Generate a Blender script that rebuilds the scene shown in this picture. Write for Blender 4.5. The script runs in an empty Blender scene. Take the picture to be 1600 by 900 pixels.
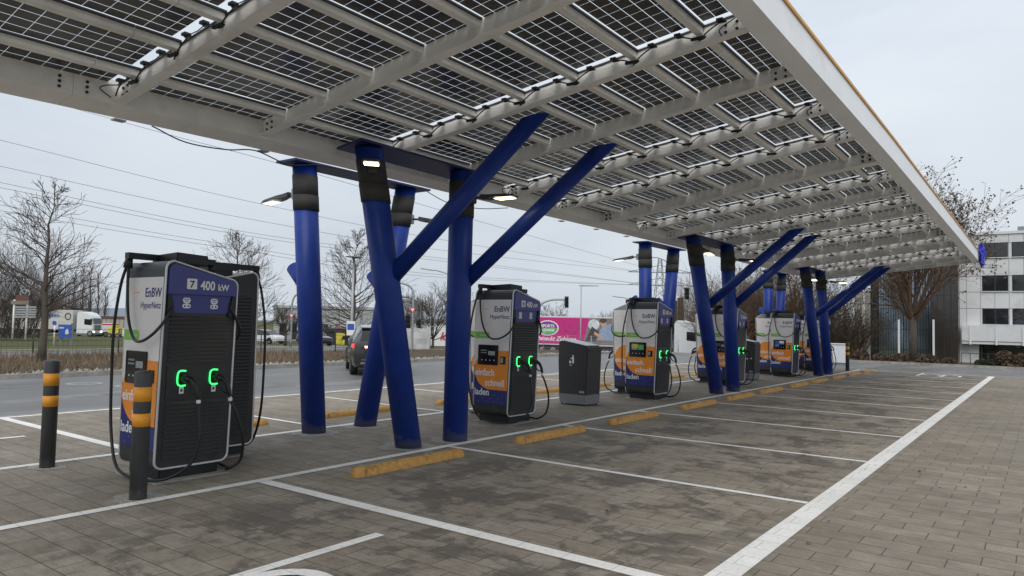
import bpy, bmesh, math, random
from mathutils import Vector, Matrix
random.seed(7)
SC = bpy.context.scene
COL = SC.collection
PI = math.pi
# ---------------------------------------------------------------- camera model
F_PX, YAW, PITCH, ROLL, CAM_H = 1128.4, 0.63854, 0.04903, 0.02182, 1.7
cy, sy, cp, sp = math.cos(YAW), math.sin(YAW), math.cos(PITCH), math.sin(PITCH)
FWD = Vector((-sy*cp, cy*cp, sp)); R0 = Vector((cy, sy, 0)); U0 = R0.cross(FWD)
RT = math.cos(ROLL)*R0 + math.sin(ROLL)*U0; UP = -math.sin(ROLL)*R0 + math.cos(ROLL)*U0
FH = Vector((-sy, cy, 0))
CAMP = Vector((0, 0, CAM_H))
def ray(px, py): return FWD + RT*((px-800)/F_PX) - UP*((py-450)/F_PX)
def ter(x, y):
    """height of the terrain: level round the car park, falling away beyond it"""
    D = x*FH.x + y*FH.y; L = x*cy + y*sy
    if D < 44: return 0.0
    a = max(-.75, min(.75, L/D)); px = 800 + 1128*a
    pts = [(100, .025), (500, .032), (900, .042), (1450, .073)]
    if px <= pts[0][0]: s = pts[0][1]
    elif px >= pts[-1][0]: s = pts[-1][1]
    else:
        for (a0, s0), (a1, s1) in zip(pts, pts[1:]):
            if a0 <= px <= a1: s = s0 + (s1-s0)*(px-a0)/(a1-a0)
    return -s*(min(D, 44+1.9/s)-44) if s*80 > 1.9 else -s*(min(D, 130)-44)
def at_y(px, py, Y):
    d = ray(px, py); return CAMP + d*(Y/d.y)
def at_x(px, py, X):
    d = ray(px, py); return CAMP + d*(X/d.x)
def at_d(px, py, D):
    d = ray(px, py); return CAMP + d*(D/d.dot(FH))
def base(px, D):
    """point of the terrain seen in column px at forward distance D"""
    p = at_d(px, 520, D); return Vector((p.x, p.y, ter(p.x, p.y)))
# ---------------------------------------------------------------- materials
def mat(name, col, rough=.6, metal=0., var=.0, vscale=6., bump=0., bscale=60., spec=.5, emit=None, estr=0., coat=0.):
    m = bpy.data.materials.new(name); m.use_nodes = True
    nt = m.node_tree; N = nt.nodes; Lk = nt.links
    b = N['Principled BSDF']
    b.inputs['Base Color'].default_value = (*col, 1); b.inputs['Roughness'].default_value = rough
    b.inputs['Metallic'].default_value = metal; b.inputs['Specular IOR Level'].default_value = spec
    b.inputs['Coat Weight'].default_value = coat
    if emit: b.inputs['Emission Color'].default_value = (*emit, 1); b.inputs['Emission Strength'].default_value = estr
    tc = N.new('ShaderNodeTexCoord')
    if var > 0:
        n = N.new('ShaderNodeTexNoise'); n.inputs['Scale'].default_value = vscale; n.inputs['Detail'].default_value = 6
        n.inputs['Roughness'].default_value = .65
        Lk.new(tc.outputs['Object'], n.inputs['Vector'])
        r = N.new('ShaderNodeMapRange'); r.inputs[1].default_value = .3; r.inputs[2].default_value = .7
        r.inputs[3].default_value = 1-var; r.inputs[4].default_value = 1+var
        Lk.new(n.outputs['Fac'], r.inputs['Value'])
        mx = N.new('ShaderNodeVectorMath'); mx.operation = 'SCALE'; mx.inputs[0].default_value = col
        Lk.new(r.outputs['Result'], mx.inputs['Scale']); Lk.new(mx.outputs[0], b.inputs['Base Color'])
        r2 = N.new('ShaderNodeMapRange'); r2.inputs[3].default_value = max(0, rough-.1); r2.inputs[4].default_value = min(1, rough+.12)
        Lk.new(n.outputs['Fac'], r2.inputs['Value']); Lk.new(r2.outputs['Result'], b.inputs['Roughness'])
    if bump > 0:
        n = N.new('ShaderNodeTexNoise'); n.inputs['Scale'].default_value = bscale; n.inputs['Detail'].default_value = 4
        Lk.new(tc.outputs['Object'], n.inputs['Vector'])
        bp = N.new('ShaderNodeBump'); bp.inputs['Strength'].default_value = bump; bp.inputs['Distance'].default_value = .01
        Lk.new(n.outputs['Fac'], bp.inputs['Height']); Lk.new(bp.outputs[0], b.inputs['Normal'])
    return m
def nd(nt, t, **k):
    n = nt.nodes.new(t)
    for a, v in k.items(): setattr(n, a, v)
    return n
def math_(nt, op, a, b=None):
    n = nt.nodes.new('ShaderNodeMath'); n.operation = op
    for i, v in enumerate((a, b)):
        if v is None: continue
        if isinstance(v, (int, float)): n.inputs[i].default_value = v
        else: nt.links.new(v, n.inputs[i])
    return n.outputs[0]
def ramp(nt, fac, stops):
    n = nt.nodes.new('ShaderNodeValToRGB'); e = n.color_ramp.elements
    e[0].position, e[0].color = stops[0][0], (*stops[0][1], 1); e[1].position, e[1].color = stops[-1][0], (*stops[-1][1], 1)
    for p_, c_ in stops[1:-1]:
        k = e.new(p_); k.color = (*c_, 1)
    nt.links.new(fac, n.inputs[0]); return n.outputs[0]
def mixc(nt, fac, a, b, mode='MIX'):
    n = nt.nodes.new('ShaderNodeMix'); n.data_type = 'RGBA'; n.blend_type = mode
    if isinstance(fac, (int, float)): n.inputs[0].default_value = fac
    else: nt.links.new(fac, n.inputs[0])
    for i, v in ((6, a), (7, b)):
        if isinstance(v, tuple): n.inputs[i].default_value = (*v, 1)
        else: nt.links.new(v, n.inputs[i])
    return n.outputs[2]
def noise(nt, vec, scale, detail=5, rough=.6, dist=0.):
    n = nt.nodes.new('ShaderNodeTexNoise'); n.inputs['Scale'].default_value = scale
    n.inputs['Detail'].default_value = detail; n.inputs['Roughness'].default_value = rough; n.inputs['Distortion'].default_value = dist
    nt.links.new(vec, n.inputs['Vector']); return n.outputs['Fac']
def paver_mat():
    m = bpy.data.materials.new('concrete_pavers'); m.use_nodes = True; nt = m.node_tree
    b = nt.nodes['Principled BSDF']; tc = nd(nt, 'ShaderNodeTexCoord'); P = tc.outputs['Object']
    br = nd(nt, 'ShaderNodeTexBrick'); br.offset = .5; br.squash = 1
    br.inputs['Scale'].default_value = 1; br.inputs['Brick Width'].default_value = .41; br.inputs['Row Height'].default_value = .238
    br.inputs['Mortar Size'].default_value = .005; br.inputs['Mortar Smooth'].default_value = .3; br.inputs['Bias'].default_value = 0
    br.inputs['Color1'].default_value = (0, 0, 0, 1); br.inputs['Color2'].default_value = (1, 1, 1, 1); br.inputs['Mortar'].default_value = (.5, .5, .5, 1)
    wob = nd(nt, 'ShaderNodeTexNoise'); wob.inputs['Scale'].default_value = 1.3; nt.links.new(P, wob.inputs['Vector'])
    va = nd(nt, 'ShaderNodeVectorMath', operation='MULTIPLY_ADD'); nt.links.new(wob.outputs['Color'], va.inputs[0]); va.inputs[1].default_value = (.02, .02, 0)
    nt.links.new(P, va.inputs[2]); nt.links.new(va.outputs[0], br.inputs['Vector'])
    sepc = nd(nt, 'ShaderNodeSeparateColor'); nt.links.new(br.outputs['Color'], sepc.inputs[0])
    stone = ramp(nt, sepc.outputs[0], [(0, (.222, .194, .160)), (.5, (.250, .222, .186)), (1, (.272, .246, .210))])
    big = noise(nt, P, .35, 4); mid = noise(nt, P, 3.2, 9, .78, .25); fine = noise(nt, P, 70, 5, .85)
    mps = nd(nt, 'ShaderNodeMapping'); mps.inputs['Scale'].default_value = (5, 24, 1); nt.links.new(P, mps.inputs['Vector']); streak = noise(nt, mps.outputs[0], 1., 6, .75)
    c = mixc(nt, 1., stone, ramp(nt, big, [(.3, (.86, .85, .84)), (.7, (1.15, 1.14, 1.12))]), 'MULTIPLY')
    c = mixc(nt, 1., c, ramp(nt, mid, [(.28, (.72, .70, .68)), (.45, (.94, .94, .93)), (.56, (1.04, 1.04, 1.04)), (.74, (1.3, 1.3, 1.28))]), 'MULTIPLY')
    c = mixc(nt, 1., c, ramp(nt, streak, [(.3, (.80, .79, .78)), (.7, (1.2, 1.2, 1.19))]), 'MULTIPLY')
    c = mixc(nt, 1., c, ramp(nt, fine, [(.3, (.72, .72, .72)), (.7, (1.26, 1.25, 1.23))]), 'MULTIPLY')
    # damp and oily stains, mostly where cars stand
    sep = nd(nt, 'ShaderNodeSeparateXYZ'); nt.links.new(P, sep.inputs[0])
    st = noise(nt, P, 1.15, 9, .70, .5); st2 = noise(nt, P, 5.5, 3, .5)
    sp_ = math_(nt, 'ADD', math_(nt, 'MULTIPLY', st, .75), math_(nt, 'MULTIPLY', st2, .25))
    mk = nd(nt, 'ShaderNodeMapRange', interpolation_type='SMOOTHSTEP'); mk.inputs[1].default_value = .495; mk.inputs[2].default_value = .545
    nt.links.new(sp_, mk.inputs[0])
    xa = nd(nt, 'ShaderNodeMapRange', interpolation_type='SMOOTHSTEP'); xa.inputs[1].default_value = -6.4; xa.inputs[2].default_value = -5.2; nt.links.new(sep.outputs[0], xa.inputs[0])
    xb = nd(nt, 'ShaderNodeMapRange', interpolation_type='SMOOTHSTEP'); xb.inputs[1].default_value = -1.4; xb.inputs[2].default_value = -2.6; nt.links.new(sep.outputs[0], xb.inputs[0])
    stalls = math_(nt, 'MULTIPLY', xa.outputs[0], xb.outputs[0])
    dots = nd(nt, 'ShaderNodeTexVoronoi'); dots.inputs['Scale'].default_value = 1.5; nt.links.new(P, dots.inputs['Vector'])
    dmask = nd(nt, 'ShaderNodeMapRange', interpolation_type='SMOOTHSTEP'); dmask.inputs[1].default_value = .16; dmask.inputs[2].default_value = .08
    nt.links.new(math_(nt, 'ADD', dots.outputs['Distance'], math_(nt, 'MULTIPLY', st2, .16)), dmask.inputs[0])
    stain = math_(nt, 'MULTIPLY', math_(nt, 'MAXIMUM', math_(nt, 'MULTIPLY', mk.outputs[0], math_(nt, 'ADD', math_(nt, 'MULTIPLY', stalls, .85), .06)), math_(nt, 'MULTIPLY', dmask.outputs[0], .6)), .56)
    c = mixc(nt, stain, c, (.062, .054, .047))
    damp = nd(nt, 'ShaderNodeMapRange', interpolation_type='SMOOTHSTEP'); damp.inputs[1].default_value = .44; damp.inputs[2].default_value = .60; nt.links.new(sp_, damp.inputs[0])
    c = mixc(nt, math_(nt, 'MULTIPLY', damp.outputs[0], math_(nt, 'ADD', math_(nt, 'MULTIPLY', stalls, .30), .08)), c, (.07, .060, .050))
    c = mixc(nt, math_(nt, 'MULTIPLY', br.outputs['Fac'], .78), c, (.05, .045, .04))
    nt.links.new(c, b.inputs['Base Color'])
    rr = nd(nt, 'ShaderNodeMapRange'); rr.inputs[3].default_value = .86; rr.inputs[4].default_value = .62; nt.links.new(stain, rr.inputs[0]); nt.links.new(rr.outputs[0], b.inputs['Roughness'])
    b.inputs['Specular IOR Level'].default_value = .35
    h = math_(nt, 'SUBTRACT', math_(nt, 'MULTIPLY', fine, .25), math_(nt, 'MULTIPLY', br.outputs['Fac'], 1.))
    h = math_(nt, 'ADD', h, math_(nt, 'MULTIPLY', sepc.outputs[0], .25))
    bp = nd(nt, 'ShaderNodeBump'); bp.inputs['Strength'].default_value = .55; bp.inputs['Distance'].default_value = .006
    nt.links.new(h, bp.inputs['Height']); nt.links.new(bp.outputs[0], b.inputs['Normal'])
    return m
def paint_mat():
    m = bpy.data.materials.new('road_paint'); m.use_nodes = True; nt = m.node_tree
    b = nt.nodes['Principled BSDF']; tc = nd(nt, 'ShaderNodeTexCoord'); P = tc.outputs['Object']
    n = noise(nt, P, 26, 6, .75); n2 = noise(nt, P, 1.6, 4)
    c = ramp(nt, n, [(.22, (.2, .19, .17)), (.32, (.62, .61, .58)), (.50, (.80, .79, .76))])
    c = mixc(nt, 1., c, ramp(nt, n2, [(.3, (.86, .86, .86)), (.7, (1.05, 1.05, 1.05))]), 'MULTIPLY')
    br = nd(nt, 'ShaderNodeTexBrick'); br.offset = .5; br.inputs['Scale'].default_value = 1; br.inputs['Brick Width'].default_value = .41; br.inputs['Row Height'].default_value = .238
    br.inputs['Mortar Size'].default_value = .003; nt.links.new(P, br.inputs['Vector'])
    c = mixc(nt, math_(nt, 'MULTIPLY', br.outputs['Fac'], .55), c, (.1, .09, .08))
    nt.links.new(c, b.inputs['Base Color']); b.inputs['Roughness'].default_value = .7
    bp = nd(nt, 'ShaderNodeBump'); bp.inputs['Strength'].default_value = .4; bp.inputs['Distance'].default_value = .004
    nt.links.new(n, bp.inputs['Height']); nt.links.new(bp.outputs[0], b.inputs['Normal'])
    return m
def asphalt_mat():
    m = bpy.data.materials.new('asphalt'); m.use_nodes = True; nt = m.node_tree
    b = nt.nodes['Principled BSDF']; tc = nd(nt, 'ShaderNodeTexCoord'); P = tc.outputs['Object']
    mp = nd(nt, 'ShaderNodeMapping'); mp.inputs['Scale'].default_value = (1, .22, 1); nt.links.new(P, mp.inputs['Vector'])
    n = noise(nt, mp.outputs[0], .9, 9, .72); f = noise(nt, P, 120, 2, .8)
    c = ramp(nt, n, [(.28, (.080, .079, .078)), (.5, (.135, .132, .130)), (.68, (.225, .221, .217))])
    c = mixc(nt, 1., c, ramp(nt, f, [(.3, (.75, .75, .75)), (.7, (1.25, 1.25, 1.25))]), 'MULTIPLY')
    nt.links.new(c, b.inputs['Base Color'])
    rr = nd(nt, 'ShaderNodeMapRange'); rr.inputs[1].default_value = .35; rr.inputs[2].default_value = .7; rr.inputs[3].default_value = .42; rr.inputs[4].default_value = .7
    nt.links.new(n, rr.inputs[0]); nt.links.new(rr.outputs[0], b.inputs['Roughness'])
    bp = nd(nt, 'ShaderNodeBump'); bp.inputs['Strength'].default_value = .4; bp.inputs['Distance'].default_value = .004
    nt.links.new(f, bp.inputs['Height']); nt.links.new(bp.outputs[0], b.inputs['Normal'])
    return m
def ground_mat(name, cols, s=.5):
    m = bpy.data.materials.new(name); m.use_nodes = True; nt = m.node_tree
    b = nt.nodes['Principled BSDF']; tc = nd(nt, 'ShaderNodeTexCoord'); P = tc.outputs['Object']
    a = noise(nt, P, s, 8, .7); f = noise(nt, P, s*40, 4, .8)
    c = ramp(nt, math_(nt, 'ADD', math_(nt, 'MULTIPLY', a, .6), math_(nt, 'MULTIPLY', f, .4)), [(.3, cols[0]), (.5, cols[1]), (.7, cols[2])])
    nt.links.new(c, b.inputs['Base Color']); b.inputs['Roughness'].default_value = .95; b.inputs['Specular IOR Level'].default_value = .15
    return m
def glass_panel_mat():
    """bifacial glass-glass module seen from below: dark cells, clear glass between them. UV in metres"""
    m = bpy.data.materials.new('solar_cells'); m.use_nodes = True; nt = m.node_tree
    b = nt.nodes['Principled BSDF']; out = nt.nodes['Material Output']
    uv = nd(nt, 'ShaderNodeUVMap'); sep = nd(nt, 'ShaderNodeSeparateXYZ'); nt.links.new(uv.outputs[0], sep.inputs[0])
    def line(coord, pitch, w):
        f = math_(nt, 'FRACT', math_(nt, 'DIVIDE', coord, pitch))
        d = math_(nt, 'ABSOLUTE', math_(nt, 'SUBTRACT', f, .5))
        return math_(nt, 'GREATER_THAN', d, .5-w/pitch/2)
    lx = line(sep.outputs[0], .1325, .0055); ly = line(sep.outputs[1], .165, .0032)
    # chamfered cell corners
    def dd(coord, pitch):
        f = math_(nt, 'FRACT', math_(nt, 'DIVIDE', coord, pitch)); return math_(nt, 'ABSOLUTE', math_(nt, 'SUBTRACT', f, .5))
    cor = math_(nt, 'GREATER_THAN', math_(nt, 'ADD', dd(sep.outputs[0], .1325), dd(sep.outputs[1], .165)), .968)
    g = math_(nt, 'MINIMUM', math_(nt, 'ADD', math_(nt, 'ADD', lx, ly), cor), 1.)
    tn = noise(nt, uv.outputs[0], 1.2, 3); cv = ramp(nt, tn, [(.35, (.040, .037, .035)), (.65, (.062, .056, .049))])
    nt.links.new(cv, b.inputs['Base Color']); b.inputs['Roughness'].default_value = .22; b.inputs['Specular IOR Level'].default_value = .5
    tr = nd(nt, 'ShaderNodeBsdfTransparent'); tr.inputs[0].default_value = (.93, .95, .96, 1)
    mx = nd(nt, 'ShaderNodeMixShader'); nt.links.new(g, mx.inputs[0]); nt.links.new(b.outputs[0], mx.inputs[1]); nt.links.new(tr.outputs[0], mx.inputs[2])
    nt.links.new(mx.outputs[0], out.inputs[0]); return m
def facade_glass(name, col, rough=.06):
    m = mat(name, col, rough, 0, 0, spec=.9); nt = m.node_tree; b = nt.nodes['Principled BSDF']
    n = nd(nt, 'ShaderNodeTexNoise'); n.inputs['Scale'].default_value = .35; tc = nd(nt, 'ShaderNodeTexCoord'); nt.links.new(tc.outputs['Object'], n.inputs['Vector'])
    bp = nd(nt, 'ShaderNodeBump'); bp.inputs['Strength'].default_value = .25; bp.inputs['Distance'].default_value = .2
    nt.links.new(n.outputs['Fac'], bp.inputs['Height']); nt.links.new(bp.outputs[0], b.inputs['Normal']); return m
M = dict(
 paver=paver_mat(), paint=paint_mat(), asphalt=asphalt_mat(), cells=glass_panel_mat(),
 kerb=mat('kerb_concrete', (.30, .29, .27), .85, var=.25, vscale=3, bump=.3),
 grass=ground_mat('meadow', [(.05, .055, .022), (.085, .09, .035), (.12, .11, .055)], .25),
 soil=ground_mat('verge_soil', [(.045, .034, .024), (.09, .068, .045), (.15, .125, .09)], .8),
 steel=mat('galvanised_paint', (.77, .765, .74), .5, 0, var=.09, vscale=2.5, bump=.05),
 steel2=mat('fascia_paint', (.84, .86, .89), .42, 0, var=.05, vscale=2),
 amber=mat('amber_edge', (.62, .33, .07), .5, var=.15, vscale=5),
 blue=mat('blue_column_paint', (.010, .036, .235), .44, 0, var=.20, vscale=3, bump=.05, bscale=25, spec=.28),
 blued=mat('blue_plate', (.008, .014, .09), .5, var=.2),
 wrap=mat('black_wrap', (.030, .030, .029), .75, var=.25, vscale=8, bump=.4, bscale=18),
 black=mat('black_plastic', (.012, .012, .013), .45, var=.15),
 rubber=mat('cable_rubber', (.010, .010, .011), .42, bump=.1),
 char=mat('charcoal_cabinet', (.026, .027, .029), .42, var=.12, vscale=5, bump=.06),
 louv=mat('louvre_black', (.042, .043, .045), .34),
 silver=mat('silver_trim', (.66, .67, .69), .35, .4),
 lgrey=mat('cabinet_light_grey', (.74, .71, .69), .45, var=.04),
 orange=mat('orange_film', (.82, .27, .02), .45, var=.04),
 navy=mat('navy_film', (.018, .024, .16), .4, var=.05),
 hblue=mat('header_blue', (.045, .052, .23), .35),
 green=mat('green_film', (.22, .50, .06), .45),
 white=mat('white_film', (.78, .78, .78), .5),
 ink=mat('navy_ink', (.03, .035, .18), .5),
 gglow=mat('green_led', (.05, .8, .15), .4, emit=(.05, 1, .22), estr=1.5),
 screen=mat('screen_dark', (.012, .013, .015), .12),
 lamp=mat('lit_lens', (.9, .85, .7), .3, emit=(1, .86, .55), estr=7),
 lamp2=mat('pale_lens', (.85, .85, .8), .3, emit=(1, .95, .8), estr=1.4),
 lampbody=mat('lamp_housing', (.045, .05, .055), .5),
 stopm=mat('amber_rubber', (.50, .27, .07), .75, var=.22, vscale=14, bump=.5, bscale=30),
 boll=mat('bollard_grey', (.045, .047, .05), .5, var=.18, vscale=6, bump=.1),
 bollo=mat('bollard_orange', (.80, .33, .02), .5, var=.08),
 galv=mat('galvanised_post', (.33, .35, .36), .5, .4, var=.15),
 dgalv=mat('dark_fence', (.03, .035, .035), .6),
 bark=mat('bark', (.085, .070, .056), .9, var=.3, vscale=3, bump=.4),
 twig=mat('twigs', (.070, .052, .042), .9, var=.3, vscale=2),
 twigb=mat('brown_twigs', (.105, .066, .042), .9, var=.3, vscale=2),
 deadleaf=mat('dead_leaves', (.10, .060, .035), .9, var=.4, vscale=4),
 dry=mat('dry_grass', (.185, .140, .092), .95, var=.4, vscale=1.2),
 facade=mat('facade_panel', (.60, .61, .63), .55, var=.06, vscale=.6),
 facade2=mat('facade_sill', (.62, .64, .67), .5, var=.05),
 concrete=mat('pale_concrete', (.42, .41, .37), .8, var=.12, vscale=1.2),
 joint=mat('facade_joint', (.16, .17, .18), .7),
 glassd=facade_glass('dark_glass', (.010, .012, .014)), glassb=mat('blue_mirror_glass', (.27, .32, .37), .07, .9, var=.35, vscale=.22),
 brown=facade_glass('brown_tower_glass', (.028, .021, .018), .14),
 frame=mat('dark_frame', (.02, .021, .024), .45),
 ware=mat('warehouse_grey', (.36, .38, .39), .6, var=.07, vscale=.4),
 wareb=mat('warehouse_beige', (.36, .34, .29), .7, var=.08, vscale=.4),
 rust=mat('eaves_red', (.13, .05, .04), .6),
 trucks=mat('truck_white', (.66, .68, .69), .35, var=.05), tarp=mat('tarp_grey', (.50, .50, .47), .6, var=.08, vscale=2),
 pink=mat('magenta_panel', (.50, .02, .19), .45, var=.06), tyre=mat('tyre', (.018, .018, .019), .8), rim=mat('rim', (.35, .36, .37), .35, .8),
 carp=mat('dark_car_paint', (.022, .024, .027), .28, .5, coat=.8), carw=mat('white_car_paint', (.62, .63, .65), .3, coat=.6),
 cartop=mat('silver_roof', (.36, .39, .42), .22, .5, coat=.6),
 carglass=mat('car_glass', (.006, .007, .008), .06, spec=.8),
 tail=mat('tail_lamp', (.5, .01, .01), .3, emit=(1, .04, .03), estr=1.6), tailh=mat('tail_lamp_lit', (.9, .2, .1), .3, emit=(1, .32, .22), estr=5),
 headl=mat('head_lamp', (.9, .9, .85), .2, emit=(1, .95, .85), estr=3),
 red=mat('sign_red', (.55, .02, .03), .5), signb=mat('sign_blue', (.03, .10, .42), .5, var=.1), yellow=mat('yellow_board', (.55, .50, .06), .6, var=.2, vscale=5),
 sheet=mat('white_sheet', (.48, .49, .48), .7, var=.15, vscale=1.5, bump=.5, bscale=4),
 tarpb=mat('blue_plastic_sheet', (.02, .03, .42), .45, var=.35, vscale=7, bump=.6, bscale=9),
 wire=mat('power_wire', (.26, .275, .29), .6), pyl=mat('pylon_steel', (.20, .21, .22), .7),
 stone=mat('gravel_patch', (.30, .285, .26), .95, var=.5, vscale=45, bump=.9, bscale=60),
 slab=mat('concrete_footing', (.33, .32, .30), .9, var=.15, vscale=4, bump=.2),
 hedge=mat('hedge_brown', (.10, .070, .045), .95, var=.4, vscale=3), ever=mat('evergreen', (.030, .042, .020), .9, var=.4, vscale=4),
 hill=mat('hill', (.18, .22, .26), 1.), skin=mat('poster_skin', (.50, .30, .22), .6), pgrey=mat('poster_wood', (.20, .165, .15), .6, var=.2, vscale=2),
 pblue=mat('poster_shirt', (.25, .33, .45), .6, var=.2, vscale=3), pdark=mat('poster_dark', (.06, .05, .05), .6), pwhite=mat('poster_white', (.55, .60, .64), .6, var=.25, vscale=3),
 pplum=mat('poster_plum', (.22, .06, .12), .6, var=.2, vscale=3), purple=mat('logo_purple', (.20, .05, .28), .5), pgreen=mat('logo_green', (.12, .42, .12), .5),
)
def layer(key, col, scale, lo, hi, strength, ztop=None, detail=6):
    """wear or dirt with a ragged outline of its own over a finished material"""
    m = M[key]; nt = m.node_tree; b = nt.nodes['Principled BSDF']; inp = b.inputs['Base Color']
    tc = nd(nt, 'ShaderNodeTexCoord'); n = noise(nt, tc.outputs['Object'], scale, detail, .72, .4)
    k = nd(nt, 'ShaderNodeMapRange', interpolation_type='SMOOTHSTEP'); k.inputs[1].default_value = lo; k.inputs[2].default_value = hi
    if ztop:
        sep = nd(nt, 'ShaderNodeSeparateXYZ'); nt.links.new(tc.outputs['Object'], sep.inputs[0])
        z = nd(nt, 'ShaderNodeMapRange'); z.inputs[1].default_value = 0; z.inputs[2].default_value = ztop; z.inputs[3].default_value = .34; z.inputs[4].default_value = -.1; nt.links.new(sep.outputs[2], z.inputs[0])
        n = math_(nt, 'ADD', n, z.outputs[0])
    nt.links.new(n, k.inputs[0]); f = math_(nt, 'MULTIPLY', k.outputs[0], strength)
    a = inp.links[0].from_socket if inp.links else tuple(inp.default_value)[:3]
    nt.links.new(mixc(nt, f, a, col), inp)
layer('blue', (.16, .15, .14), 9, .62, .80, .55, .34); layer('blue', (.05, .08, .30), 1.1, .55, .75, .35)
layer('stopm', (.10, .075, .05), 5, .54, .66, .6); layer('stopm', (.66, .42, .16), 11, .56, .66, .6)
layer('boll', (.16, .15, .14), 12, .62, .8, .5, .25); layer('bollo', (.30, .15, .04), 22, .60, .7, .5)
layer('steel', (.58, .555, .51), .9, .54, .68, .45); layer('steel2', (.60, .59, .57), 1.4, .55, .7, .4)
layer('char', (.07, .065, .06), 7, .58, .74, .35, .5); layer('lgrey', (.50, .47, .43), 2.5, .58, .74, .3)
layer('facade', (.40, .40, .40), .35, .5, .7, .5); layer('asphalt', (.045, .045, .046), .55, .56, .64, .45)
layer('kerb', (.10, .10, .08), 2.2, .5, .65, .55)
# ---------------------------------------------------------------- mesh builder
class MB:
    def __init__(s): s.v = []; s.f = []; s.m = []; s.uv = None; s.smooth = []
    def quad(s, a, b, c, d, m=0):
        i = len(s.v); s.v += [tuple(a), tuple(b), tuple(c), tuple(d)]; s.f.append((i, i+1, i+2, i+3)); s.m.append(m); s.smooth.append(False)
    def poly(s, pts, m=0):
        i = len(s.v); s.v += [tuple(p) for p in pts]; s.f.append(tuple(range(i, i+len(pts)))); s.m.append(m); s.smooth.append(False)
    def hexa(s, p, m=0):
        i = len(s.v); s.v += [tuple(q) for q in p]
        for f in ((0, 3, 2, 1), (4, 5, 6, 7), (0, 1, 5, 4), (1, 2, 6, 5), (2, 3, 7, 6), (3, 0, 4, 7)):
            s.f.append(tuple(i+k for k in f)); s.m.append(m); s.smooth.append(False)
    def box(s, x0, x1, y0, y1, z0, z1, m=0, X=None):
        p = [Vector(q) for q in ((x0, y0, z0), (x1, y0, z0), (x1, y1, z0), (x0, y1, z0), (x0, y0, z1), (x1, y0, z1), (x1, y1, z1), (x0, y1, z1))]
        if X: p = [X @ q for q in p]
        s.hexa(p, m)
    def bar(s, a, b, w, h, m=0, up=(0, 0, 1)):
        a, b = Vector(a), Vector(b); d = (b-a).normalized(); u = Vector(up); r = d.cross(u)
        if r.length < 1e-4: u = Vector((1, 0, 0)); r = d.cross(u)
        r.normalize(); u = r.cross(d).normalized(); r *= w/2; u *= h/2
        s.hexa([a-r-u, a+r-u, b+r-u, b-r-u, a-r+u, a+r+u, b+r+u, b-r+u], m)
    def tube(s, pts, rad, n=8, m=0, cap=True, smooth=True):
        pts = [Vector(p) for p in pts]; k = len(pts)
        if not isinstance(rad, (list, tuple)): rad = [rad]*k
        base_i = len(s.v); prev = None
        for i, p in enumerate(pts):
            t = (pts[min(i+1, k-1)]-pts[max(i-1, 0)]).normalized()
            if prev is None:
                r = t.cross(Vector((0, 0, 1)))
                if r.length < .05: r = t.cross(Vector((1, 0, 0)))
            else: r = prev - t*prev.dot(t)
            r.normalize(); prev = r; u = t.cross(r)
            for j in range(n):
                a = 2*PI*j/n; s.v.append(tuple(p + (r*math.cos(a)+u*math.sin(a))*rad[i]))
        for i in range(k-1):
            for j in range(n):
                a = base_i+i*n+j; b = base_i+i*n+(j+1) % n
                s.f.append((a, b, b+n, a+n)); s.m.append(m); s.smooth.append(smooth)
        if cap:
            s.f.append(tuple(base_i+j for j in range(n))[::-1]); s.m.append(m); s.smooth.append(False)
            s.f.append(tuple(base_i+(k-1)*n+j for j in range(n))); s.m.append(m); s.smooth.append(False)
    def prism(s, prof, fn0, fn1, m=0):
        """closed profile mapped by two functions to front and back rings"""
        n = len(prof); i = len(s.v); s.v += [tuple(fn0(*p)) for p in prof]+[tuple(fn1(*p)) for p in prof]
        s.f.append(tuple(range(i, i+n))[::-1]); s.m.append(m); s.smooth.append(False)
        s.f.append(tuple(range(i+n, i+2*n))); s.m.append(m); s.smooth.append(False)
        for j in range(n):
            k = (j+1) % n; s.f.append((i+j, i+k, i+n+k, i+n+j)); s.m.append(m); s.smooth.append(False)
    def build(s, name, mats, parent=None, bevel=0., recalc=True, loc=None):
        me = bpy.data.meshes.new(name); me.from_pydata(s.v, [], s.f)
        if not isinstance(mats, (list, tuple)): mats = [mats]
        for q in mats: me.materials.append(M[q] if isinstance(q, str) else q)
        for p, mi, sm in zip(me.polygons, s.m, s.smooth): p.material_index = mi; p.use_smooth = sm
        if recalc:
            bm = bmesh.new(); bm.from_mesh(me); bmesh.ops.recalc_face_normals(bm, faces=bm.faces)
            if bevel: bmesh.ops.bevel(bm, geom=[e for e in bm.edges if e.calc_face_angle(0) > .5], offset=bevel, segments=2, affect='EDGES', clamp_overlap=True)
            bm.to_mesh(me); bm.free()
        o = bpy.data.objects.new(name, me); COL.objects.link(o)
        if parent: o.parent = parent
        if loc: o.location = loc
        return o
def tag(o, label=None, cat=None, group=None, kind=None):
    if label: o['label'] = label
    if cat: o['category'] = cat
    if group: o['group'] = group
    if kind: o['kind'] = kind
    return o
def empty(name, loc, rz=0., label=None, cat=None, group=None):
    o = bpy.data.objects.new(name, None); COL.objects.link(o); o.location = loc; o.rotation_euler = (0, 0, rz); o.empty_display_size = .2
    return tag(o, label, cat, group)
def copy_tree(o, parent=None):
    c = o.copy(); COL.objects.link(c)
    if parent: c.parent = parent
    for ch in o.children: copy_tree(ch, c)
    return c
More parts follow.
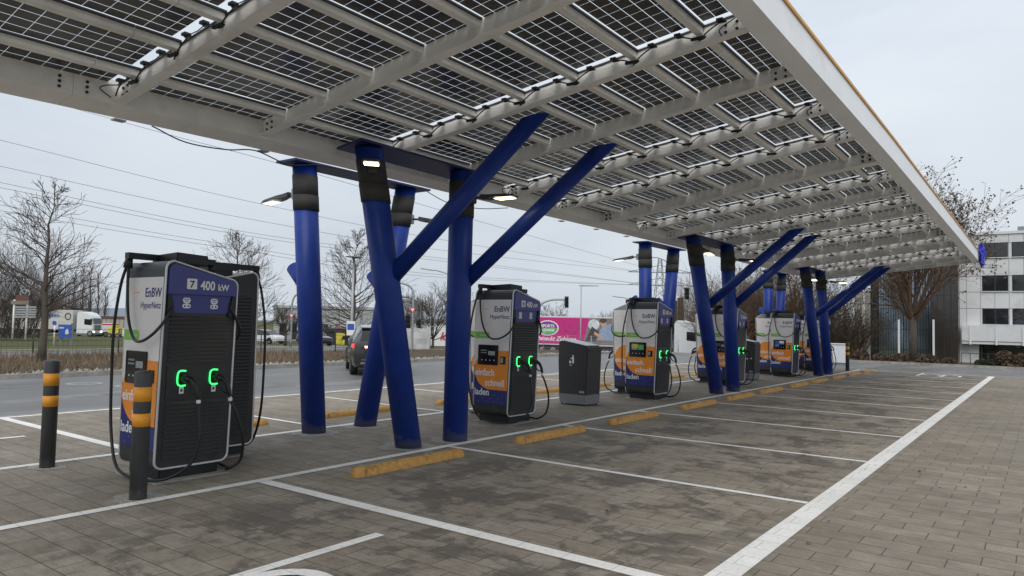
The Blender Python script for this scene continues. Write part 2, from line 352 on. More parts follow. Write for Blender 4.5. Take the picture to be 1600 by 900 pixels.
def catmull(P, n=8):
    P = [Vector(p) for p in P]; Q = [P[0]*2-P[1]]+P+[P[-1]*2-P[-2]]; out = []
    for i in range(1, len(Q)-2):
        for k in range(n):
            t = k/n; a, b, c, d = Q[i-1:i+3]
            out.append(.5*((2*b)+(c-a)*t+(2*a-5*b+4*c-d)*t*t+(3*b-a-3*c+d)*t**3))
    out.append(P[-1]); return out
def text_mesh(s, size, name, m, parent, X, extr=.0015, bold=0., shear=0., align='LEFT', sx=1.):
    cu = bpy.data.curves.new(name, 'FONT'); cu.body = s; cu.size = size; cu.extrude = extr; cu.offset = bold; cu.shear = shear
    cu.align_x = align; cu.resolution_u = 3
    to = bpy.data.objects.new('t', cu); COL.objects.link(to); bpy.context.view_layer.update()
    me = bpy.data.meshes.new_from_object(to.evaluated_get(bpy.context.evaluated_depsgraph_get()))
    bpy.data.objects.remove(to); bpy.data.curves.remove(cu)
    me.transform(X @ Matrix.Diagonal((sx, 1, 1, 1))); me.materials.clear(); me.materials.append(M[m]); me.name = name
    o = bpy.data.objects.new(name, me); COL.objects.link(o)
    if parent: o.parent = parent
    return o
def frame_mat(o, u, v):
    """matrix with text x along u, text y along v"""
    u = Vector(u).normalized(); v = Vector(v).normalized(); w = u.cross(v)
    return Matrix(((u.x, v.x, w.x, o[0]), (u.y, v.y, w.y, o[1]), (u.z, v.z, w.z, o[2]), (0, 0, 0, 1)))
def roundrect(w0, w1, z0, z1, r, n=5):
    out = []
    for cx_, cz_, a0 in ((w1-r, z0+r, -PI/2), (w1-r, z1-r, 0), (w0+r, z1-r, PI/2), (w0+r, z0+r, PI)):
        for k in range(n+1):
            a = a0+PI/2*k/n; out.append((cx_+r*math.cos(a), cz_+r*math.sin(a)))
    return out
# ---------------------------------------------------------------- setting
def struct(o): o['kind'] = 'structure'; return o
def grid_sheet(name, xs, ys, zf, m):
    b = MB(); nx, ny = len(xs), len(ys)
    b.v = [(x, y, zf(x, y)) for x in xs for y in ys]
    for i in range(nx-1):
        for j in range(ny-1):
            a = i*ny+j; b.f.append((a, a+ny, a+ny+1, a+1)); b.m.append(0); b.smooth.append(True)
    return struct(b.build(name, m, recalc=False))
def spaced(lo, hi, fine_lo, fine_hi, st, big):
    out = []; x = lo
    while x < hi:
        out.append(x); x += st if fine_lo <= x < fine_hi else big
    out.append(hi); return out
grid_sheet('ground', spaced(-900, 600, -160, 60, 4, 60), spaced(-200, 1100, -10, 160, 4, 60), lambda x, y: ter(x, y)-.05, 'grass')
b = MB(); b.quad((-13.7, -60, 0), (80, -60, 0), (80, 35.45, 0), (-13.7, 35.45, 0)); struct(b.build('car_park_paving', 'paver'))
b = MB(); b.poly([(-21.3, -60, 0), (-13.7, -60, 0), (-13.7, 35.45, 0), (80, 35.45, 0), (80, 42.6, 0), (-21.3, 42.6, 0)]); struct(b.build('asphalt_road', 'asphalt'))
b = MB()
b.box(-21.45, -21.3, -60, 42.75, -.1, .12); b.build('kerb', 'kerb')['kind'] = 'structure'
b = MB(); b.box(-21.29, 80, 42.6, 42.75, -.1, .12); struct(b.build('kerb', 'kerb'))
b = MB(); b.box(-13.76, 80, 35.38, 35.5, -.1, .006); b.box(-13.76, -13.64, -60, 35.37, -.1, .006); struct(b.build('paving_edge', 'kerb'))
# verge beyond the kerb
vx = [-30.2, -28, -26, -24, -22.5, -21.46]; vy = [-40+3*k for k in range(29)]
grid_sheet('verge', vx, vy, lambda x, y: .06+.10*math.sin(max(0, min(1, (-21.46-x)/8))*PI)+ter(x, y), 'soil')
grid_sheet('verge', [-21.4+4*k for k in range(26)], [42.76, 43.5, 44.5, 46, 47.9], lambda x, y: ter(x, y)+.04, 'soil')
# farther roads, draped on the terrain
def ribbon(name, near, far, m, dz=.0, n=24):
    b = MB()
    def ip(L, t):
        k = t*(len(L)-1); i = min(int(k), len(L)-2); return Vector(L[i]).lerp(Vector(L[i+1]), k-i)
    for i in range(n+1):
        for j in range(7):
            p = ip(near, i/n).lerp(ip(far, i/n), j/6); b.v.append((p.x, p.y, ter(p.x, p.y)+dz))
    for i in range(n):
        for j in range(6):
            a = i*7+j; b.f.append((a, a+1, a+8, a+7)); b.m.append(0); b.smooth.append(True)
    return struct(b.build(name, m, recalc=False))
ribbon('main_road', [(-34, -30), (-31.2, 8), (-30.1, 14), (-29.6, 21.4), (-30, 27), (-32, 34), (-34, 50)], [(-41, -30), (-37, 8), (-36, 16), (-38.5, 27), (-42, 34), (-46, 42), (-52, 58)], 'asphalt', .02)
def dpt(px, D): p = base(px, D); return (p.x, p.y)
ribbon('main_road', [dpt(520, 50), dpt(700, 52), dpt(900, 57), dpt(1100, 60)], [dpt(520, 90), dpt(700, 84), dpt(900, 82), dpt(1100, 84)], 'asphalt', .03)
ribbon('kerb_strip', [(-37.05, 8), (-36.05, 16), (-38.55, 27)], [(-37.5, 8), (-36.5, 16), (-39, 27)], 'kerb', .06)
# painted lines, 4 mm sheets
def line(name, x0, x1, y0, y1, z=.004):
    b = MB(); b.quad((x0, y0, z), (x1, y0, z), (x1, y1, z), (x0, y1, z)); return struct(b.build(name, 'paint'))
YL = [4.60, 7.53, 10.41, 13.24, 16.06, 18.66, 21.31, 23.89, 26.49, 29.13, 31.70]
line('bay_line', -6.70, -6.58, -40, 34.65); line('bay_line', -9.22, -9.10, -40, 34.6)
line('bay_line', -1.91, -1.71, -.0, 34.65)
line('bay_line', -13.62, -13.50, -40, 34.6)
line('bay_line', -6.57, -1.92, 34.55, 34.67)
for k, y in enumerate(YL):
    w = .07 if k == 0 else .045
    line('bay_line', -6.575, -1.915, y-w, y+w)
    line('bay_line', -13.495, -9.225, y-w-.05, y+w-.05)
line('bay_line', -13.495, -9.225, 1.62, 1.72); line('bay_line', -6.575, -1.915, 1.6, 1.7)
# electric vehicle symbol boxes: side strokes and the pictogram
def ev_symbol(cx, cy_, flip=1):
    b = MB(); z = .0045
    def q(x0, x1, y0, y1): b.quad((cx+flip*x0, cy_+flip*y0, z), (cx+flip*x1, cy_+flip*y0, z), (cx+flip*x1, cy_+flip*y1, z), (cx+flip*x0, cy_+flip*y1, z))
    # stylised car outline with a plug lead
    pts = [(-.15, -.75), (-.15, .75), (.12, .85), (.42, .42), (.42, -.35), (.15, -.8)]
    for (a, c) in zip(pts, pts[1:]+pts[:1]):
        a = Vector((a[0], a[1])); c = Vector((c[0], c[1])); d = (c-a).normalized()*.05; n_ = Vector((-d.y, d.x))
        P = [a-n_-d, c-n_+d, c+n_+d, a+n_-d]; b.poly([(cx+flip*p.x, cy_+flip*p.y, z) for p in P])
        z += .0002
    AR = [(cx+flip*(-.55+.34*math.cos(a)), cy_+flip*(.38+.34*math.sin(a))) for a in [PI*k/12 for k in range(-3, 16)]]; AI = [(cx+flip*(-.55+.22*math.cos(a)), cy_+flip*(.38+.22*math.sin(a))) for a in [PI*k/12 for k in range(-3, 16)]]
    for k in range(18): b.quad((*AR[k], z+.0006), (*AR[k+1], z+.0006), (*AI[k+1], z+.0006), (*AI[k], z+.0006))
    for yy in (-.45, .45):
        b.poly([(cx+flip*(-.17+.13*math.cos(a)), cy_+flip*(yy+.13*math.sin(a)), z+.0004) for a in [k*PI/8 for k in range(16)]])
    return struct(b.build('charging_bay_symbol', 'paint'))
line('bay_line', -4.34, -4.24, 2.0, 4.09); line('bay_line', -4.21, -4.11, 32.4, 34.5); line('bay_line', -11.4, -11.3, 2.2, 4.10)
ev_symbol(-3.35, 2.52); ev_symbol(-3.2, 33.2); ev_symbol(-12.2, 2.6)
# gravel / mortar patches round the column feet and concrete footings under the chargers
# ---------------------------------------------------------------- canopy
XL, XR = -7.8, -2.03
def slope(y): return .131 if y < 13.3 else .131-.030*(min(y, 33)-13.3)/19.7
def W(x, y, h=0.):
    d = .08*max(0., min(1., (4.6-y)/2.6))*max(0., min(1., (-6.2-x)/1.3))
    return Vector((x, y, 3.8+slope(y)*(x-XL)+h-d))
def wbox(b, x0, x1, y0, y1, h0, h1, m=0, n=1):
    for k in range(n):
        a = y0+(y1-y0)*k/n; c = y0+(y1-y0)*(k+1)/n
        b.hexa([W(x0, a, h0), W(x1, a, h0), W(x1, c, h0), W(x0, c, h0), W(x0, a, h1), W(x1, a, h1), W(x1, c, h1), W(x0, c, h1)], m)
canopy = empty('solar_canopy', (-4.9, 15, 3.8), 0, 'long white steel canopy roofed with dark glass solar panels over the charging bays', 'canopy')
def cp(b, name, m, par=None, **k):
    o = b.build(name, m, None, **k)
    o.parent = par or canopy
    o.matrix_parent_inverse = Matrix.Identity(4)
    if (par or canopy) is canopy: o.location = (4.9, -15, -3.8)
    return o
SECT = [(-1.6, 2.938), (2.942, 13.348), (13.352, 23.698), (23.702, 32.5)]
RAF = [-1.4, .1, 1.75, 3.4, 5.05, 6.75, 8.35, 9.9, 11.5, 13.2, 14.9, 16.4, 17.75, 19.1, 20.5, 21.9, 23.5, 25.0, 26.5, 28.0, 29.5, 31.0, 32.35]
CABLE = {.1, 3.4, 6.75, 9.9, 11.5, 14.9, 17.75, 20.5, 21.9, 25.0, 28.0, 29.5}
BIG = {13.2, 23.5}
TH = .20
for (y0, y1) in SECT:
    b = MB()   # left channel girder: web on the outside, flange underneath
    wbox(b, -7.50, -7.46, y0, y1, .012, .24, 0, 3)
    wbox(b, -7.80, -7.46, y0, y1, 0, .0115, 0, 3)
    wbox(b, -7.80, -7.77, y0, y1, .012, .22, 0, 3)
    for y in (y0+.12, y1-.12):
        for h in (.05, .10, .15):
            p = W(-7.459, y, h); b.tube([p, p+Vector((.012, 0, 0))], .015, 8, 1)
    cp(b, 'girder', ['steel', 'frame'])
    b = MB()   # right fascia
    wbox(b, -2.25, -2.03, y0, y1, 0, .012, 0, 4); wbox(b, -2.06, -2.03, y0, y1, .0125, .33, 0, 4)
    cp(b, 'fascia', 'steel2')
    b = MB(); wbox(b, -2.10, -2.01, y0+.01, y1-.01, .335, .37, 0, 4)
    cp(b, 'edge_strip', 'amber')
for y in RAF:
    b = MB(); big = y in BIG
    w = .05 if not big else .06; lo = .013 if not big else -.012
    wbox(b, -7.455, -2.255, y-w-.035, y+w-.02, lo, lo+.012)              # bottom flange
    if big: wbox(b, -7.455, -2.255, y+w-.01, y+w+.09, lo, lo+.012); wbox(b, -7.455, -2.255, y+w+.078, y+w+.09, lo+.0125, TH+.02)
    wbox(b, -7.455, -2.065, y-.004-.035, y+.012-.035, lo+.0125, TH+.02)         # web
    if y in CABLE: wbox(b, -7.455, -2.11, y-.054, y-.041, TH-.010, TH+.004, 1)
    for h in (.06, .13):                                                    # end bolts
        for xx in (-7.36, -7.27, -2.47, -2.36):
            p = W(xx, y-.0395, h); b.tube([p, p-Vector((0, .012, 0))], .015 if not big else .022, 8, 1)
    cp(b, 'rafter', ['steel', 'frame'])
PIT = (XR-XL)/8
for (y0, y1) in SECT:
    for k in range(1, 8):
        x = XL+.03+PIT*k - .01
        rs = [r for r in RAF if y0-.1 < r < y1+.1]
        es = [y0]+rs+[y1]
        b = MB()
        for a, c in zip(es, es[1:]):
            if c-a < .15: continue
            e_ = .045 if c in RAF else -.003
            wbox(b, x-.033, x+.033, a+.005, c-e_, TH-.075, TH-.003)
            wbox(b, x+.034, x+.056, a+.005, c-e_, TH-.014, TH+.004, 1)
            if c in RAF: wbox(b, x-.03, x+.03, c-.0445, c-.040, .03, TH-.03)
        cp(b, 'purlin', ['steel', 'frame'])
rows = [.1, 3.4, 6.75, 9.9, 11.5, 14.9, 17.75, 20.5, 21.9, 25.0, 28.0, 29.5, 32.42]
for a, c in zip(rows, rows[1:]):
    for k in range(8):
        x0 = XL+.03+PIT*k+.066 if k else XL+.05; x1 = XL+.03+PIT*(k+1)-.02
        if k == 7: x1 = XR-.045
        ya, yc = a-.035+.01, c-.035-.112
        if c > 32: yc = c-.03
        me = bpy.data.meshes.new('solar_panel'); n = 3; V = []; Fc = []
        for i in range(n+1):
            y = ya+(yc-ya)*i/n; V += [W(x0+4.9, y, 0)*1]
            V[-1] = W(x0, y, TH)-Vector((-4.9, 15, 3.8)); V.append(W(x1, y, TH)-Vector((-4.9, 15, 3.8)))
        for i in range(n): Fc.append((2*i, 2*i+1, 2*i+3, 2*i+2))
        top = len(V); V += [v+Vector((0, 0, .007)) for v in V]
        Fc += [tuple(top+q for q in f[::-1]) for f in Fc]
        me.from_pydata([tuple(v) for v in V], [], Fc); me.materials.append(M['cells']); me.materials.append(M['frame'])
        uvl = me.uv_layers.new(name='UVMap')
        for p in me.polygons:
            for li in p.loop_indices:
                co = me.vertices[me.loops[li].vertex_index].co; uvl.data[li].uv = (co.x+4.9-x0+.012-9.8, co.y-ya+15+.05)
        # only the lower sheet carries cells; the upper sheet lies on it
        bm = bmesh.new(); bm.from_mesh(me); bmesh.ops.delete(bm, geom=[f for f in bm.faces if f.index >= n], context='FACES'); bm.to_mesh(me); bm.free()
        o = bpy.data.objects.new('solar_panel', me); COL.objects.link(o); o.parent = canopy
    # thin dark module edge rails
    b = MB()
    for k in range(8):
        x1 = XL+.03+PIT*(k+1)-.012 if k < 7 else XR-.04
        x0 = (XL+.03+PIT*k+.035 if k else XL+.05)
        wbox(b, x0+.02, x0+.032, a+.0, c-.1, TH-.012, TH-.002) if False else None
rnd = random.Random(3)
for y in sorted(CABLE):
    b = MB(); jb = MB(); yy = y-.075
    for k in range(8):
        xa = XL+.03+PIT*k; 
        if xa < -7.45: xa = -7.42
        xb = XL+.03+PIT*(k+1)
        for fx in (.30, .70):
            x = xa+(xb-xa)*fx; p = W(x, yy-.022, TH-.02)
            jb.box(p.x-.032, p.x+.032, p.y-.032, p.y+.030, p.z-.018, p.z+.008)
            jb.box(p.x-.012, p.x+.06, p.y-.012, p.y+.012, p.z-.036, p.z-.0225)
        s_ = rnd.uniform(.03, .07)
        P = [W(xa+(xb-xa)*.30, yy, TH-.03), W(xa+(xb-xa)*.12, yy-.01, TH-.06-s_*.5), W(xa, yy-.01, TH-.10-s_)]
        Q = [W(xa+(xb-xa)*.70, yy, TH-.03), W(xa+(xb-xa)*.85, yy-.01, TH-.05-s_*.6), W(xb, yy-.015, TH-.11-s_*.5), W(xb+.07, yy-.01, TH-.13), W(xb+.02, yy, TH-.14), W(xb-.05, yy-.01, TH-.10)]
        if xb < -2.2: b.tube(catmull(Q, 4), .0078, 5)
        b.tube(catmull(P, 4), .0078, 5)
        b.tube([W(xa+(xb-xa)*.30, yy, TH-.02), W(xa+(xb-xa)*.5, yy, TH-.035), W(xa+(xb-xa)*.70, yy, TH-.02)], .005, 5)
        if xb < -2.2:
            p = W(xb-.01, yy-.02, TH-.125); jb.box(p.x-.07, p.x+.07, p.y-.014, p.y+.014, p.z-.013, p.z+.013)
    # a loose tail by the ends
    b.tube(catmull([W(-7.38, yy, TH-.04), W(-7.43, yy-.10, TH-.05), W(-7.42, yy-.16, TH-.10), W(-7.43, yy-.05, TH-.16)], 5), .006, 5)
    b.tube(catmull([W(-2.35, yy, TH-.04), W(-2.5, yy-.04, TH-.12), W(-2.48, yy-.05, TH-.2)], 5), .006, 5)
    b.f += [tuple(i+len(b.v) for i in f) for f in jb.f]; b.v += jb.v; b.m += [1]*len(jb.f); b.smooth += jb.smooth; cp(b, 'wiring_loom', ['rubber', 'black'])
# small galvanised brackets and a hanging lead along the low edge
for y in (3.55, 5.3, 8.9, 12.2, 13.6, 15.0, 20.0):
    b = MB(); p = W(-7.84, y, .03); b.box(p.x-.06, p.x+.03, p.y-.06, p.y+.06, p.z-.05, p.z-.035); cp(b, 'bracket', 'galv')
b = MB(); b.tube(catmull([W(-7.85, 3.9, .0), W(-7.87, 4.3, -.10), W(-7.87, 4.8, -.09), W(-7.87, 5.2, -.02), W(-7.87, 5.7, -.10), W(-7.86, 6.2, -.02), W(-7.86, 7.1, 0)], 6), .008, 5)
b.tube(catmull([W(-7.85, 8.1, .0), W(-7.87, 8.8, -.14), W(-7.87, 9.6, -.12), W(-7.85, 10.4, 0)], 6), .007, 5); cp(b, 'hanging_lead', 'rubber')
# blue plastic sheet caught on the far corner
b = MB(); rnd = random.Random(5); g = {}
for i in range(9):
    for j in range(7):
        g[i, j] = Vector((-2.02+rnd.uniform(0, .16)+.03*math.sin(i*1.7), 31.5+i*.125+rnd.uniform(-.04, .04), 0)); g[i, j].z = W(-2.07, g[i, j].y, 0).z+.62-.135*j+rnd.uniform(-.05, .05)+.08*math.sin(i)
for i in range(8):
    for j in range(6): b.quad(g[i, j], g[i+1, j], g[i+1, j+1], g[i, j+1])
o = b.build('plastic_sheet', 'tarpb'); tag(o, 'crumpled blue plastic sheet hanging on the far corner of the canopy', 'plastic sheet')
md = o.modifiers.new('s', 'SOLIDIFY'); md.thickness = .012
# ---------------------------------------------------------------- columns
def cyl_h(b, a, c, r, m=0, n=20, flat=True):
    """tube from a to c whose ends are cut level"""
    a, c = Vector(a), Vector(c); d = (c-a).normalized(); i = len(b.v)
    for p in (a, c):
        for j in range(n):
            t = 2*PI*j/n; u = Vector((math.cos(t), math.sin(t), 0))*r
            # ellipse of the level cut through a leaning round tube
            h = Vector((d.x, d.y, 0)); l = h.length
            if l > 1e-5:
                hn = h/l; k = u.dot(hn); u += hn*k*(1/abs(d.z)-1)
            b.v.append(tuple(p+u))
    for j in range(n): b.f.append((i+j, i+(j+1) % n, i+n+(j+1) % n, i+n+j)); b.m.append(m); b.smooth.append(True)
    for q in (tuple(i+j for j in range(n))[::-1], tuple(i+n+j for j in range(n))): b.f.append(q); b.m.append(m); b.smooth.append(False)
def column(bx, by, tx, ty, tz, strut, label, wrapz=.52, r=.178, plate=None, stub=None):
    t = empty('support_column', (bx, by, 0), 0, label, 'column', 'blue steel columns carrying the canopy')
    B = Vector((0, 0, 0)); T = Vector((tx-bx, ty-by, tz))
    b = MB(); cyl_h(b, B, T, r); b.build('shaft', 'blue', t)
    b = MB(); k0 = 1-(.14+wrapz)/tz; k1 = 1-.14/tz; km = (k0+k1)/2
    cyl_h(b, B.lerp(T, k0), B.lerp(T, km-.01), r+.012); cyl_h(b, B.lerp(T, km-.02), B.lerp(T, k1), r+.007); b.build('wrap', 'wrap', t)
    if strut:
        a, c = Vector(strut[0])-Vector((bx, by, 0)), Vector(strut[1])-Vector((bx, by, 0)); d = (c-a).normalized()
        b = MB(); n = 18; i0 = len(b.v); r1 = d.cross(Vector((0, 1, 0))).normalized(); u1 = d.cross(r1)
        for e in (0, 1):
            for j in range(n):
                an = 2*PI*j/n; o_ = (r1*math.cos(an)+u1*math.sin(an))*.112
                if e == 0: b.v.append(tuple(a+o_))
                else:   # end cut to the slope of the canopy
                    s_ = (-o_.z+.131*o_.x)/(d.z-.131*d.x); b.v.append(tuple(c+o_+d*s_))
        for j in range(n): b.f.append((j, (j+1) % n, n+(j+1) % n, n+j)); b.m.append(0); b.smooth.append(True)
        for q in (tuple(range(n))[::-1], tuple(range(n, 2*n))): b.f.append(q); b.m.append(0); b.smooth.append(False)
        b.build('strut', 'blue', t)
    if stub:
        a = B.lerp(T, stub/tz); c = a+Vector((-.36, -.02, .36)); b = MB(); b.tube([a, c], .112, 18); b.build('stub', 'blue', t)
        d = (c-a).normalized(); b = MB(); b.tube([c+d*.0, c+d*.008], .104, 16); b.build('cap', 'pyl', t)
    if plate:
        x0, x1, y0, y1, z, tilt = plate; b = MB(); q = lambda x, y, h: (x-bx, y-by, z+tilt*(x-x0)+h)
        b.hexa([q(x0, y0, 0), q(x1, y0, 0), q(x1, y1, 0), q(x0, y1, 0), q(x0, y0, .03), q(x1, y0, .03), q(x1, y1, .03), q(x0, y1, .03)])
        b.build('head_plate', 'blued', t)
    # rough grout round the foot
    return t
def grout(x, y, w, sd):
    rr = random.Random(sd); b = MB()
    P = [(x+w*math.cos(a)*rr.uniform(.8, 1.1), y+w*.85*math.sin(a)*rr.uniform(.8, 1.15), .0035) for a in [2*PI*k/22 for k in range(22)]]
    b.poly(P); struct(b.build('grout_patch', 'stone'))
GR = [(0, 7.12, 6.23, 7.97, 7.98, 7.04, 6.70, 8.06, 8.82, 'nearest'), (1, 18.35, 16.75, 19.33, 18.9, 18.2, 18.05, 19.3, 19.95, 'middle'), (2, 28.75, 26.9, 29.83, 28.75, 29.1, 28.95, 30.3, 30.8, 'farthest')]
STR = {0: ((-6.97, 6.63, 2.20), (-4.90, 6.98, 4.165), (-6.88, 8.03, 2.24), (-4.90, 8.66, 4.165)),
       1: ((-6.95, 17.55, 2.20), (-4.93, 18.35, 4.165), (-6.92, 19.15, 2.20), (-4.93, 19.8, 4.165)),
       2: ((-6.92, 28.0, 2.20), (-4.95, 29.6, 4.135), (-6.88, 29.35, 2.20), (-4.95, 30.75, 4.135))}
for (g, f1, f1t, f2, f2t, b1, b1t, b2, b2t, nm) in GR:
    s = STR[g]; xf = -6.97 if g == 0 else -6.93; zt = 3.80+.08
    column(xf, f1, -6.95, f1t, zt-.0, (s[0], s[1]), f'leaning blue column with a strut under the {nm} end of the roof, left of its front pair' if False else {0: 'blue column leaning left with a long diagonal strut, nearest of all to the camera', 1: 'blue column leaning left, front left of the middle four columns beside a wheel stop', 2: 'blue column leaning left, front left of the farthest four columns'}[g], plate=(-7.24, -6.78, f1t-.28, f2t+.45, 3.862, .131))
    column(xf+.09, f2, -6.88, f2t, zt+.01, (s[2], s[3]), {0: 'upright blue column with a strut, standing left of the nearer litter bin and the charger numbered 8', 1: 'front right of the middle four blue columns, in front of a charger', 2: 'front right of the farthest four blue columns'}[g])
    column(-8.87, b1, -8.87, b1t, 3.97, None, {0: 'upright blue column with a sawn off strut stub, right of the nearest charger', 1: 'upright blue column behind the paired chargers, rear left of the middle four', 2: 'rear left of the farthest four blue columns, before a bare tree'}[g], stub=2.12, plate=(-9.08, -8.62, b1t-.35, b2t+.35, 3.975, 0.0))
    column(-8.88, b2, -8.88, b2t, 3.97, None, {0: 'blue column leaning right behind the nearest leaning column and the dark car', 1: 'blue column leaning right, rear right of the middle four', 2: 'blue column leaning right, rear right of the farthest four'}[g], stub=2.12)
    for i, (x, y) in enumerate(((xf, f1), (xf+.09, f2), (-8.87, b1), (-8.88, b2))): grout(x, y, .42, g*10+i)
# flood lights on the column heads
def flood(loc, rz, label, dim=False, tilt=.10, big=1.):
    t = empty('flood_light', loc, rz, label, 'light', 'lamps mounted on the column heads')
    b = MB(); b.box(0, .07, -.055, .055, -.08, .08); b.build('wall_box', 'galv' if dim else 'lampbody', t, bevel=.008)
    b = MB(); b.tube([(.07, 0, 0), (.20, 0, -.005)], .018, 8); b.build('arm', 'lampbody', t)
    b = MB(); prof = [(.18, -.035, .03), (.30, -.05, .045), (.42, -.035, .085), (.70, -.05, .085), (.80, -.045, .06)]
    i0 = 0
    for (x, z0, w) in prof:
        w *= 1.35; h = .075 if x < .4 else .045 if x < .75 else .02
        z0 -= tilt*(x-.2); b.v += [(x, -w, z0), (x, w, z0), (x, w*.8, z0+h), (x, -w*.8, z0+h)]
    for k in range(len(prof)-1):
        for j in range(4): a = k*4+j; c = k*4+(j+1) % 4; b.f.append((a, c, c+4, a+4)); b.m.append(0); b.smooth.append(False)
    b.f += [(3, 2, 1, 0), tuple(4*(len(prof)-1)+j for j in range(4))]; b.m += [0, 0]; b.smooth += [False, False]
    b.build('housing', 'lampbody', t, bevel=.006)
    b = MB(); b.quad((.48, -.085, -.056-tilt*.28), (.76, -.085, -.057-tilt*.56), (.76, .085, -.057-tilt*.56), (.48, .085, -.056-tilt*.28)); b.build('lens', 'lamp2' if dim else 'lamp', t)
    return t
LAMPS = [(-8.87-.19, 6.72, 3.58, PI, 1, 'pale lit lamp reaching left from the nearest rear column'), (-6.70, 7.98, 3.50, 0, 0, 'warm lit lamp reaching right from the upright nearest column'),
 (-6.80, 6.17, 3.62, math.radians(-44), 0, 'lamp facing the camera on the head of the nearest leaning column'), (-8.80, 8.85, 3.45, math.radians(20), 1, 'lamp on the head of the rear leaning column nearest the camera'),
 (-9.06, 18.07, 3.62, PI, 1, 'unlit looking lamp reaching left from the middle rear column'), (-6.74, 18.93, 3.52, 0, 0, 'warm lit lamp reaching right from the middle group of columns'), (-6.93, 16.95+.2, 3.66, PI/2, 0, 'small lamp between the middle pair of front columns'),
 (-6.70, 28.8, 3.52, 0, 0, 'warm lit lamp reaching right from the farthest columns'), (-6.9, 27.1+.2, 3.62, PI/2, 0, 'small lit lamp between the farthest pair of front columns')]
for (x, y, z, rz, dim, lab) in LAMPS: flood((x, y, z), rz, lab, bool(dim), tilt=.0 if rz == 0 else .08)
